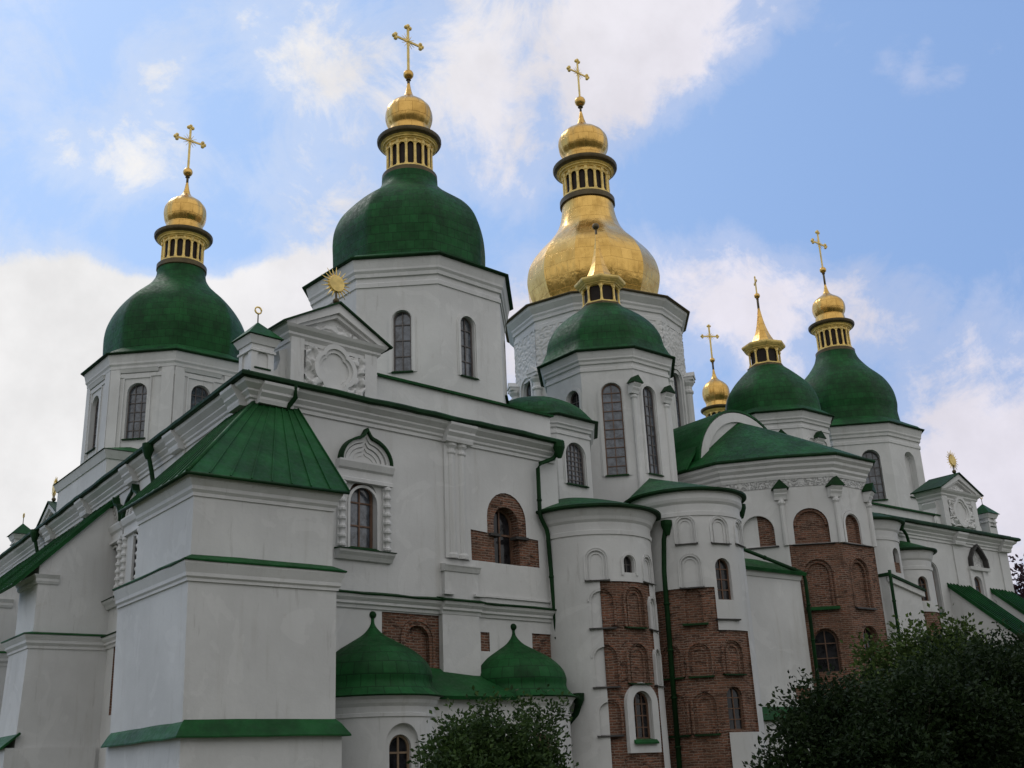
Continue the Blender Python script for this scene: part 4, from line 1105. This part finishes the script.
cm.prism(fE, arch(1.05, 11.5, 1.1, 1.42), -.2, .6, MB_); cm.prism(fE, arch(1.2, 8.45, 1.25, 2.3), -.25, .6, MB_); cm.prism(fE, arch(1.28, 5.9, 1.15, 1.65), -.4, .6, MB_)
cm.prism(fL, half_arch(1.5, 11.5, 1.5, 1.5, 1), -.2, .6, MB_)
cut(AP3, cm)
cm = Mesh(); cm.prism(fL, half_arch(1.5, 11.5, 1.5, 1.5, -1), -.2, .6, MWD); cut(AP3, cm)
wall_uv(AP3)
t = Mesh(); archring(t, fS, 1.27, 11.5, 1.4, 1.58, .12, -.3, -.08, MB_, legs=False); t.mark(); archring(t, fS, 1.33, 8.5, 1.02, 2.06, .13, -.3, -.12, MB_); t.mark(); archring(t, fS, 1.33, 8.5, 1.36, 2.23, .14, -.1, .0, MB_)
t.mark(); archring(t, fE, 1.2, 8.45, .98, 2.16, .12, -.3, -.12, MB_); t.mark(); archring(t, fE, 1.2, 8.45, 1.3, 2.33, .13, -.1, 0, MB_); t.mark(); archring(t, fS, 1.27, 5.45, 1.16, 2.03, .15, -.1, .0, MB_); t.mark(); archring(t, fE, 1.28, 5.9, 1.2, 1.68, .15, -.1, .0, MB_)
wall_uv(t.build('brick_arch', AP3))
t = Mesh(); archring(t, fE, 1.05, 11.5, 1.16, 1.46, .14, -.03, .06, MWD); t.mark(); archring(t, fE, 1.05, 11.5, 1.5, 1.62, .1, -.03, .03, MWD); t.mark(); archring(t, fL, 1.5, 11.5, 1.54, 1.52, .07, -.03, .03, MWD)
t.build('arch_moulding', AP3)
window(fS, 1.27, 5.45, 1.1, 2.0, -.3, AP3, MWF, MGB, 1, 2, .07, .05); window(fE, 1.28, 5.9, 1.15, 1.65, -.3, AP3, MWF, MGB, 1, 2, .07, .05)
t = Mesh(); t.profile(fS, .55, 2.1, [(-.2, 8.52), (.05, 8.46), (.18, 8.36), (.18, 8.3), (-.2, 8.42)], MG); t.mark(); t.profile(fE, .45, 1.95, [(-.2, 8.46), (.05, 8.42), (.12, 8.36), (.12, 8.32), (-.2, 8.4)], MBLK)
t.mark(); t.profile(fS, .3, 2.3, [(-.1, 11.5), (.06, 11.48), (.08, 11.44), (-.1, 11.42)], MBLK); t.mark(); t.profile(fE, .2, 2.4, [(-.1, 11.49), (.06, 11.47), (.08, 11.43), (-.1, 11.41)], MBLK); t.mark(); t.profile(fL, .7, 2.4, [(-.1, 11.5), (.08, 11.47), (.1, 11.42), (-.1, 11.42)], MBLK)
t.build('ledge', AP3)
t = Mesh(); ncv = Mesh()
for i in (2, 3, 4, 5):
    t.mark(); p = Vector(V[i]); a = Vector(V[i-1]); b_ = Vector(V[i+1]); bis = ((p-a).normalized()+(p-b_).normalized()).normalized()
    q = p-bis*-.03; t.lathe(q.x, q.y, [(.13, 11.45), (.13, 13.4), (.19, 13.5), (.19, 13.58), (.14, 13.62), (.14, 13.72)], 10, MWD)
    f = Frame((p.x, p.y), math.degrees(math.atan2(bis.y, bis.x))+90); mini_roof(t, f, 0, 14.18, .62)
t.build('half_column', AP3)
t = Mesh()
t.sweep(V[:-1], [(-.05, 14.32), (.03, 14.32), (.03, 14.7), (-.05, 14.7)], MR)
t.sweep(V[:-1], [(-.05, 14.7), (.06, 14.7), (.1, 14.82), (.1, 14.9), (.2, 15.0), (.2, 15.12), (.34, 15.26), (.36, 15.38), (.5, 15.5), (.54, 15.66), (-.05, 15.66)], MWD)
t.build('cornice', AP3)
t = Mesh()
t.sweep(V[:-1], [(-.2, 15.66), (.62, 15.64), (.66, 15.70), (.64, 15.78), (-.2, 15.95)], MGP)
apx = Vector((44.6, 37.35, 18.9)); n_ = len(V)-1; rings = 9; vv = []
P = [Vector(p) for p in V[:-1]]
fine = []
for i in range(n_-1):
    for k in range(8): fine.append(P[i].lerp(P[i+1], k/8))
fine.append(P[-1])
cen = Vector((45.4, 37.0)); eo = []
for p in fine: d = (p-cen); eo.append(p+d.normalized()*.66)
for j in range(rings+1):
    u = j/rings
    for p in eo: vv.append((p.x+(apx.x-p.x)*u, p.y+(apx.y-p.y)*u, 15.74+(apx.z-15.74)*(u*.86+math.sin(math.pi/2*u)*.14)))
k = len(eo)
t.add(vv, [[j*k+i, j*k+i+1, (j+1)*k+i+1, (j+1)*k+i] for j in range(rings) for i in range(k-1)], MGD, smooth=True,
      uvs=[[(a_*.3, b_*.45) for a_, b_ in ((i, j), (i+1, j), (i+1, j+1), (i, j+1))] for j in range(rings) for i in range(k-1)])
t.build('apse_roof', AP3)
# chancel vault with its white gable arch
t = Mesh(); LU = Frame((44.6, 37.35), 0); ra = 3.45; zsp = 15.95; n = 24
L = [(ra*math.cos(math.pi*i/n), zsp+ra*math.sin(math.pi*i/n)) for i in range(n+1)]
t.prism(LU, L+[(-ra, 14), (ra, 14)], -.5, 0, MW)
archring(t, LU, 0, 15.0, 2*(ra-.55), ra-.55+.95, .5, -.05, .14, MWD, n=24)
LUN = t.build('gable_arch', CATH)
t = Mesh(); v = []
for j, y in enumerate((.16, -9)):
    for i in range(n+1): v.append(LU.w((ra+.12)*math.cos(math.pi*i/n), y, zsp+(ra+.12)*math.sin(math.pi*i/n)))
for j, y in enumerate((.16, -9)):
    for i in range(n+1): v.append(LU.w((ra+.0)*math.cos(math.pi*i/n), y, zsp+(ra+.0)*math.sin(math.pi*i/n)))
m_ = n+1; f = []
for i in range(n): f += [[i, i+1, m_+i+1, m_+i], [2*m_+i, 3*m_+i, 3*m_+i+1, 2*m_+i+1], [i, 2*m_+i, 2*m_+i+1, i+1], [m_+i, m_+i+1, 3*m_+i+1, 3*m_+i]]
f += [[0, m_, 3*m_, 2*m_], [n, 2*m_+n, 3*m_+n, m_+n]]
t.add(v, f, MG, smooth=False)
slab(t, [(40.2, 37.4, 15.75), (41.6, 37.4, 17.6), (41.6, 46, 17.6), (40.2, 46, 15.75)], .1, MG)
slab(t, [(41.2, 37.4, 17.0), (43.2, 37.6, 19.0), (43.2, 46, 19.0), (41.2, 46, 17.0)], .1, MG)
t.build('vault_roof', LUN)

# ---- plain buttresses between the apses
t = Mesh(); t.plan([(36.2, 38), (36.2, 33.0), (42.5, 33.0), (42.5, 38)], -.1, 10.0, MW); t.plan([(36.2, 33.2), (36.2, 32.45), (42.6, 32.45), (42.6, 33.2)], -.1, 3.45, MW)
PB = t.build('flat_buttress', CATH)
cm = Mesh(); cm.box(BX, 40.6, 42.7, -33.04, -32, 4.3, 5.0, MB_) if False else cm.box(Frame((0, 33.0), 0), 41.2, 42.3, -.05, .5, 4.25, 4.75, MB_); cut(PB, cm); wall_uv(PB)
t = Mesh(); FB = Frame((0, 33.0), 0)
slab(t, [(36.2, 32.7, 9.95), (42.7, 32.7, 9.95), (42.7, 35, 10.9), (36.2, 35, 10.9)], .16, MG)
t.mark(); slab(t, [(36.2, 32.28, 3.35), (42.7, 32.28, 3.35), (42.7, 33.02, 3.95), (36.2, 33.02, 3.95)], .08, MG)
t.build('roof', PB)
t = Mesh(); t.profile(FB, 36.2, 42.5, [(-.05, 9.6), (.05, 9.6), (.12, 9.75), (.2, 9.95), (-.05, 9.95)], MWD); t.build('cornice', PB)
t = Mesh(); FB2 = Frame((0, 32.9), 0); t.prism(FB2, [(49.3, -.1), (52.05, -.1), (52.05, 9.72), (49.3, 10.3)], -4, 0, MW)
PB2 = t.build('flat_buttress', CATH)
t = Mesh(); t.prism(FB2, [(49.2, 10.3), (52.25, 9.66), (52.25, 9.78), (49.2, 10.44)], -4.1, .22, MGP); t.build('roof_edge', PB2)
t = Mesh(); t.prism(FB2, [(49.3, 10.0), (52.2, 9.39), (52.2, 9.66), (49.3, 10.27)], -.05, .14, MWD); t.build('cornice', PB2)

# ---- far apses and gallery on the right
a4 = (50.35, 35.0); AP4 = apse(a4, 2.0, 13.2, 2.4, 'slim far apse beside the central one')
cm = Mesh(); cm.prism(radial(*a4, 277, 2.0), arch(0, 10.55, .62, 1.3), -.3, .5, MWD); cut(AP4, cm)
t = Mesh(); fr = radial(*a4, 277, 2.0); t.box(fr, -.31, .31, -.26, -.06, 10.55, 11.1, MB_); wall_uv(t.build('brick_patch', AP4))
window(fr, 0, 11.1, .56, .7, -.28, AP4, MWF2, MGL, 1, 1)
fan_roof(a4, 2.43, 13.21, 160, 380, (51.2, 38.3, 15.0), parent=AP4)
a5 = (53.5, 34.7); AP5 = apse(a5, 1.5, 11.95, 1.85, 'small far apse with a green cap in front of the right gallery')
cm = Mesh(); sector(cm, a5, 1.5, .045, 232, 300, .6, 8.75, MB_); cut(AP5, cm)
cm = Mesh(); cm.prism(radial(*a5, 252, 1.5), arch(0, 9.3, .62, 1.3), -.3, .5, MWD); cm.prism(radial(*a5, 262, 1.5), arch(0, 6.3, .7, 1.9), -.16, .5, MB_); cut(AP5, cm); wall_uv(AP5)
window(radial(*a5, 252, 1.5), 0, 9.3, .62, 1.3, -.24, AP5, MWF, MGB, 1, 2)
fan_roof(a5, 1.88, 11.96, 160, 380, (53.3, 37.2, 13.6), bulge=.1, parent=AP5)

t = Mesh(); t.plan([GW.p2(1.2, 0), GW.p2(14.35, 0), GW.p2(14.6, -30), GW.p2(1.2, -8)], -.1, 13.65, MW)
GR = t.build('gallery_wall', CATH, 'far right gallery wall with a dark ogee niche')
cm = Mesh(); cm.prism(GW, arch(5.8, 9.0, 1.0, 2.7), -.35, .5, MWD); cm.prism(GW, arch(10.45, 10.1, .9, 1.2, rise=.4), -.3, .5, MWD)
cm.prism(GW, [(9.85, 11.85), (11.45, 11.85), (11.4, 12.3), (11.0, 12.75), (10.65, 13.0), (10.3, 12.75), (9.9, 12.3)], -.06, .5, MR)
cut(GR, cm)
window(GW, 5.8, 9.0, 1.0, 2.7, -.3, GR, MWF, MGL, 1, 3); window(GW, 10.45, 10.1, .9, 1.2, -.25, GR, MWF, MGL, 1, 1, rise=.4)
t = Mesh(); dz = -.35
gp = [GW.p2(1.2, 0), GW.p2(14.35, 0), GW.p2(14.6, -30)]
t.sweep(gp, shift(CORN, dz), MWD)
for s in (8.75, 13.75): t.mark(); pilaster(t, GW, s, w=.95, z0=5, z1=13.55, cols=False)
t.mark(); t.profile(GW, 9.6, 11.7, [(-.01, 11.6), (.2, 11.6), (.24, 11.78), (-.01, 11.8)], MWD)
for q in (9.75, 11.15): t.box(GW, q-.14, q+.14, -.01, .1, 9.9, 11.6, MWD)
t.profile(GW, 9.6, 11.7, [(-.01, 9.75), (.14, 9.75), (.22, 9.95), (-.01, 9.98)], MWD)
t.mark(); archring(t, GW, 5.8, 9.0, 1.1, 2.75, .14, -.01, .06, MWD)
t.build('cornice', GR)
t = Mesh(); wavy(t, gp, shift(GUTT, dz), MGP, .045)
oc = [(9.72, 11.8), (9.78, 12.3), (10.22, 12.85), (10.65, 13.15), (11.08, 12.85), (11.52, 12.3), (11.58, 11.8)]; oi = [(9.86, 11.8), (9.9, 12.28), (10.3, 12.74), (10.65, 12.99), (11.0, 12.74), (11.4, 12.28), (11.44, 11.8)]
t.mark()
for i in range(6): t.prism(GW, [oc[i], oc[i+1], oi[i+1], oi[i]], -.05, .25, MBLK)
t.mark(); t.profile(GW, 5.2, 6.4, [(-.3, 9.06), (.0, 9.0), (.15, 8.9), (.15, 8.85), (-.3, 8.95)], MG)
t.build('roof_edge', GR)
t = Mesh(); t.box(GW, 1.4, 10.3, -1.4, -.6, 13.7, 14.72, MW); AR = t.build('attic_wall', CATH)
t = Mesh(); t.profile(GW, 1.3, 10.4, [(-.45, 14.7), (-.43, 14.78), (-1.2, 15.0), (-5.5, 16.3), (-5.5, 16.1), (-1.2, 14.8)], MG)
t.mark(); slab(t, [GW.w(1.2, .3, 13.95), GW.w(14.6, .3, 13.95), GW.w(14.6, -6, 15.8), GW.w(1.2, -6, 15.8)], .1, MG); t.build('roof', AR)
# lean-to buttresses of that gallery
for s in (7.25, 11.75):
    t = Mesh(); s2 = s+2.0
    fr = Frame(GW.p2(s, 0), math.degrees(math.atan2(GW.n.y, GW.n.x)))
    t.prism(fr, [(0, -.1), (4.6, -.1), (4.6, 6.4), (0, 10.45)], -2.0, 0, MW)
    o = t.build('wall_buttress', CATH)
    t = Mesh(); A_, B_, C_, D_ = GW.w(s-.12, 5.0, 6.2), GW.w(s2+.12, 5.0, 6.2), GW.w(s2+.12, -.02, 10.65), GW.w(s-.12, -.02, 10.65)
    slab(t, [A_, B_, C_, D_], .14, MG); seams(t, A_, B_, D_, C_, 7, MG, h=.07, w=.05); t.build('roof', o)

# ---- low half-onion annexes at the foot of the gallery
def annex(s, r, ztop, zc, label, wth):
    c = EW.p2(s, .0); t = Mesh()
    t.lathe(c[0], c[1], [(r, -.1), (r, zc-.62), (r+.05, zc-.6), (r+.05, zc-.5), (r, zc-.48), (r+.02, zc-.3), (r+.1, zc-.2), (r+.14, zc-.1), (r+.24, zc)], 72, MW, smooth=True)
    o = t.build('low_annex', CATH, label, smooth_angle=12)
    fr = radial(c[0], c[1], wth, r)
    cm = Mesh(); cm.prism(fr, arch(0, 1.2, 1.15, 2.05), -.22, .5, MWD); cut(o, cm)
    cm = Mesh(); f2 = radial(c[0], c[1], wth, r-.2); cm.prism(f2, arch(0, 1.2, .78, 1.72), -.3, .5, MWD); cut(o, cm)
    window(f2, 0, 1.2, .78, 1.72, -.2, o, plain('pale_wood', (.24, .17, .11), .6), MGB, 1, 2, .07, .06)
    h = ztop-zc
    pr = smooth_prof([(r+.34, zc+.02), (r+.10, zc+.07*h), (r*.97, zc+.16*h), (r*.975, zc+.27*h), (r*.90, zc+.40*h), (r*.69, zc+.54*h), (r*.42, zc+.65*h), (r*.18, zc+.75*h), (.09, zc+.86*h), (.06, ztop-.12)])
    t = Mesh(); t.lathe(c[0], c[1], pr, 64, MGD, smooth=True); t.ball((c[0], c[1], ztop-.06), .13, MGP, 12); t.build('onion_roof', o)
    t = Mesh(); t.lathe(c[0], c[1], [(r, zc), (r+.32, zc), (r+.34, zc+.04), (r+.1, zc+.1)], 64, MGP); t.build('roof_edge', o)
    return o
AN1 = annex(4.75, 2.0, 6.85, 4.05, 'low round annex with a green onion roof beside the corner buttress', 268)
AN2 = annex(11.0, 1.9, 6.78, 4.1, 'low round annex with a green onion roof behind the front bush', 262)
t = Mesh(); slab(t, [EW.w(6.0, 1.7, 4.1), EW.w(9.6, 1.7, 4.1), EW.w(9.2, .05, 5.0), EW.w(6.5, .05, 5.2)], .12, MG); AL = t.build('link_roof', CATH)
t = Mesh(); t.box(EW, 5.6, 10.2, -.02, 1.35, -.1, 4.05, MW); t.build('link_wall', CATH)
t = Mesh(); t.tube([EW.w(12.75, 1.3, 4.15), EW.w(13.05, 1.2, 4.1), EW.w(13.1, .9, 3.6), EW.w(12.9, .5, 3.2)], .13, MGP, 8); t.lathe(*EW.p2(12.98, 1.2), [(.1, 3.85), (.2, 4.05), (.22, 4.3), (.05, 4.32)], 10, MGP); t.build('downpipe', CATH)

# ---- downpipes
def pipe(pts, r=.085, hopper=None, cl=1.6):
    t = Mesh(); t.tube(pts, r, MGP, 10)
    if hopper: h = hopper; t.lathe(h[0], h[1], [(r, h[2]-.55), (.15, h[2]-.4), (.24, h[2]-.12), (.24, h[2]+.05), (.1, h[2]+.05)], 12, MGP)
    P = [Vector(p) for p in pts]
    for a, b_ in zip(P, P[1:]):
        L = (b_-a).length; k = int(L/cl)
        for i in range(1, k+1):
            q = a.lerp(b_, (i-.3)/max(1, k)); d = (b_-a).normalized(); t.tube([q-d*.04, q+d*.04], r*1.25, MGP, 10)
    return t.build('downpipe', CATH)
pipe([EW.w(13.35, .5, 13.95), EW.w(13.35, .35, 13.55), EW.w(13.2, .32, 13.4), EW.w(12.55, .26, 13.12), EW.w(12.45, .22, 12.9), EW.w(12.45, .2, 11.1), EW.w(12.5, .2, 10.95), EW.w(12.78, .2, 10.5), EW.w(12.82, .2, 10.3), EW.w(13.05, .2, 5.7), EW.w(13.2, .2, 0)], hopper=EW.w(13.35, .55, 13.95))
pipe([EW.w(1.25, .6, 14.0), EW.w(1.3, .55, 13.6), EW.w(1.2, .3, 13.35), EW.w(1.1, .25, 12.9)])
pipe([(32.1, 31.2, 10.9), (32.05, 31.35, 10.3), (32.0, 31.45, 9), (31.95, 31.5, 0)], r=.10, hopper=(32.12, 31.2, 11.0))
pipe([(36.55, 30.9, 12.0), (36.5, 31.6, 11.4), (36.6, 32.5, 11.0), (38.6, 32.9, 10.75), (42.6, 32.85, 9.95), (42.7, 32.85, 9.6), (42.7, 32.9, 0)], hopper=(36.5, 31.0, 12.1))
pipe([(49.3, 32.7, 10.55), (49.3, 32.7, 10.2), (49.3, 32.75, 0)], r=.08)
pipe([GW.w(2.6, .55, 13.6), GW.w(2.8, .5, 13.2), GW.w(3.4, .3, 13.0), GW.w(3.6, .25, 12.6), GW.w(3.6, .25, 11.6)], hopper=GW.w(2.6, .55, 13.65))
for s in (-8.4, -25.4):
    pipe([SW.w(s, .6, 14.0), SW.w(s, .55, 13.5), SW.w(s, .42, 13.0), SW.w(s, .3, 12.4), SW.w(s, .2, 9), SW.w(s, .2, 0)], hopper=SW.w(s, .6, 14.0))

# ------------------------------------------------------------------ plants
def foliage(blobs, nleaf, size, seed, core=.55, gaps=.0):
    """leaf blades through blob volumes, clumped round many shoot tips"""
    rnd = random.Random(seed); vs = []; fs = []; tone = []
    tot = sum(b_[3]*b_[4]*b_[5] for b_ in blobs)
    for (x, y, z, rx, ry, rz) in blobs:
        n = max(4, int(nleaf*(rx*ry*rz)/tot/26))
        for _ in range(n):
            while True:
                u = Vector((rnd.gauss(0, 1), rnd.gauss(0, 1), rnd.gauss(0, 1)))
                if u.length > .01: break
            u.normalize(); q = rnd.random()**.38*(1.0+rnd.uniform(-.1, .16))
            p = Vector((x+u.x*rx*q, y+u.y*ry*q, z+u.z*rz*q))
            if p.z < .05: continue
            ax = (u+Vector((0, 0, .6))+Vector((rnd.uniform(-.6, .6), rnd.uniform(-.6, .6), rnd.uniform(-.3, .5)))).normalized()
            ct = rnd.random(); ln = size*rnd.uniform(3.2, 6.5)
            for k in range(26):
                t_ = rnd.random(); o = p+ax*ln*(t_-.35)+Vector((rnd.gauss(0, 1), rnd.gauss(0, 1), rnd.gauss(0, 1)))*size*.75
                d = (ax*.5+Vector((rnd.uniform(-1, 1), rnd.uniform(-1, 1), rnd.uniform(-.7, .8)))).normalized()
                nn = d.cross(Vector((rnd.uniform(-1, 1), rnd.uniform(-1, 1), rnd.uniform(-1, 1))))
                if nn.length < .05: continue
                nn.normalize(); L = size*rnd.uniform(.7, 1.3); W = L*.28; b0 = len(vs); up_ = d.cross(nn)*L*.1
                vs += [o, o+d*L*.5+nn*W+up_, o+d*L, o+d*L*.5-nn*W+up_]
                fs.append((b0, b0+1, b0+2)); fs.append((b0, b0+2, b0+3))
                tt = min(1, max(0, ct*.55+rnd.random()*.45)); tone += [tt]*4
    return vs, fs, tone
def plant(name, label, cat, loc, blobs, nleaf, size, mat, seed, stems, group=None):
    o = thing(name, label, cat, loc, group)
    vs, fs, tone = foliage(blobs, nleaf, size, seed)
    me = bpy.data.meshes.new('foliage'); me.from_pydata([tuple(v) for v in vs], [], fs); me.materials.append(mat)
    at = me.attributes.new('leaf_tone', 'FLOAT', 'POINT'); at.data.foreach_set('value', tone); me.update()
    f = bpy.data.objects.new('foliage', me); COL.objects.link(f); f.parent = o
    rnd = random.Random(seed+1); t = Mesh()
    for i in range(stems[0]):
        b_ = blobs[i % len(blobs)]; e = Vector((b_[0]+rnd.uniform(-.4, .4)*b_[3], b_[1]+rnd.uniform(-.4, .4)*b_[4], b_[2]+rnd.uniform(-.2, .8)*b_[5]))
        s_ = Vector((rnd.uniform(-.25, .25), rnd.uniform(-.25, .25), 0)) if stems[2] else Vector((b_[0]+rnd.uniform(-.5, .5), b_[1]+rnd.uniform(-.5, .5), 0))
        md = s_.lerp(e, .5)+Vector((rnd.uniform(-.2, .2), rnd.uniform(-.2, .2), .15))
        t.mark(); t.tube([s_, s_.lerp(md, .5), md, md.lerp(e, .6), e], stems[1], MBARK, 7, r2=stems[1]*.2)
    for q in t.build('stem', o): q.matrix_parent_inverse = Matrix.Identity(4)
    return o
LEAF1 = leafmat('leaf_mid_green', (.010, .024, .007), (.045, .075, .018))
LEAF5 = leafmat('leaf_bush_green', (.012, .030, .008), (.062, .105, .026))
LEAF2 = leafmat('leaf_deep_green', (.006, .015, .005), (.026, .046, .012))
LEAF3 = leafmat('leaf_fresh_green', (.022, .045, .010), (.10, .15, .035))
LEAF4 = leafmat('leaf_plum', (.03, .014, .018), (.06, .03, .035))
rnd = random.Random(3)
# front bush
bl = []
for i in range(26):
    a = rnd.uniform(0, 6.28); q = rnd.random()**.5; x, y = 1.25*q*math.cos(a), 1.0*q*math.sin(a)
    bl.append((x, y, 1.55+rnd.uniform(-1.0, .55)*(1-.35*q), rnd.uniform(.28, .5), rnd.uniform(.28, .5), rnd.uniform(.25, .5)))
for x, z in ((-.45, 2.4), (-.15, 2.4), (.35, 2.4), (.75, 2.3), (.6, 2.2), (-.8, 2.1)): bl.append((x*.9, x*-.5, z, .2, .2, .3))
plant('bush', 'leafy dark green bush in front of the low onion-roofed annexes', 'bush', (10.45, 14.0, 0), bl, 30000, .08, LEAF5, 11, (22, .03, True))
# big hedge at right
bl = []
for i in range(175):
    u = rnd.random(); x = 18.9+u*16.5; y = 15.2+(x-18.3)*-.12+rnd.uniform(-1.6, 1.8)
    top = 1.6+min(1, u*4.5)*1.35+.28*math.sin(x*1.9)+1.5*u
    z = rnd.uniform(.3, 1)**.7*top
    bl.append((x-24, y-14, z, rnd.uniform(.5, .95), rnd.uniform(.5, .95), rnd.uniform(.4, .75)))
plant('hedge', 'big dense dark hedge filling the lower right corner', 'hedge', (24, 14, 0), bl, 215000, .115, LEAF2, 21, (30, .05, False))
bl = []
for i in range(34):
    a = rnd.uniform(0, 6.28); q = rnd.random()**.5; x, y = 2.3*q*math.cos(a), 1.6*q*math.sin(a)
    bl.append((x, y, 3.65+rnd.uniform(-2.6, 1.45)*(1-.4*q*q), rnd.uniform(.45, .8), rnd.uniform(.45, .8), rnd.uniform(.4, .7)))
plant('lilac_shrub', 'lighter green broad-leaved shrub rising behind the dark hedge', 'shrub', (30.6, 19.0, 0), bl, 30000, .15, LEAF3, 31, (14, .05, True))
# plum tree beyond the far corner
bl = []
for i in range(26):
    a = rnd.uniform(0, 6.28); q = rnd.random()**.5; x, y = 2.6*q*math.cos(a), 2.6*q*math.sin(a)
    bl.append((x, y, 12.0+rnd.uniform(-3.5, 2.5)*(1-.5*q), rnd.uniform(.8, 1.3), rnd.uniform(.8, 1.3), rnd.uniform(.7, 1.2)))
plant('plum_tree', 'dark purplish tree just showing past the far right corner', 'tree', (82.0, 42, 0), bl, 9000, .3, LEAF4, 41, (10, .16, True))

# unseen trees added round the viewer to keep the low sky off the walls
def added_shade_tree(x, y, h, seed, label):
    rr = random.Random(seed); bl = []
    for i in range(30):
        a = rr.uniform(0, 6.28); q = rr.random()**.5; w_ = h*.30
        bl.append((w_*q*math.cos(a), w_*q*math.sin(a), h*(.62+rr.uniform(-.34, .34)*(1-.45*q)), h*.10, h*.10, h*.09))
    o = plant('added_shade_tree', label, 'tree', (x, y, 0), bl, 6500, h*.03, LEAF1, seed, (12, h*.014, True), 'unseen trees added for shade behind the viewer')
PT = [(-24, 6, 15), (-19, -8, 17), (-8, -13, 18), (4, -15, 17), (16, -12, 18), (28, -6, 17), (40, 0, 16), (52, 8, 15), (-30, 22, 14)]
for i, (x, y, h) in enumerate(PT): added_shade_tree(x, y, h, 100+i, 'tall leafy tree added unseen behind the viewer to shade the walls')
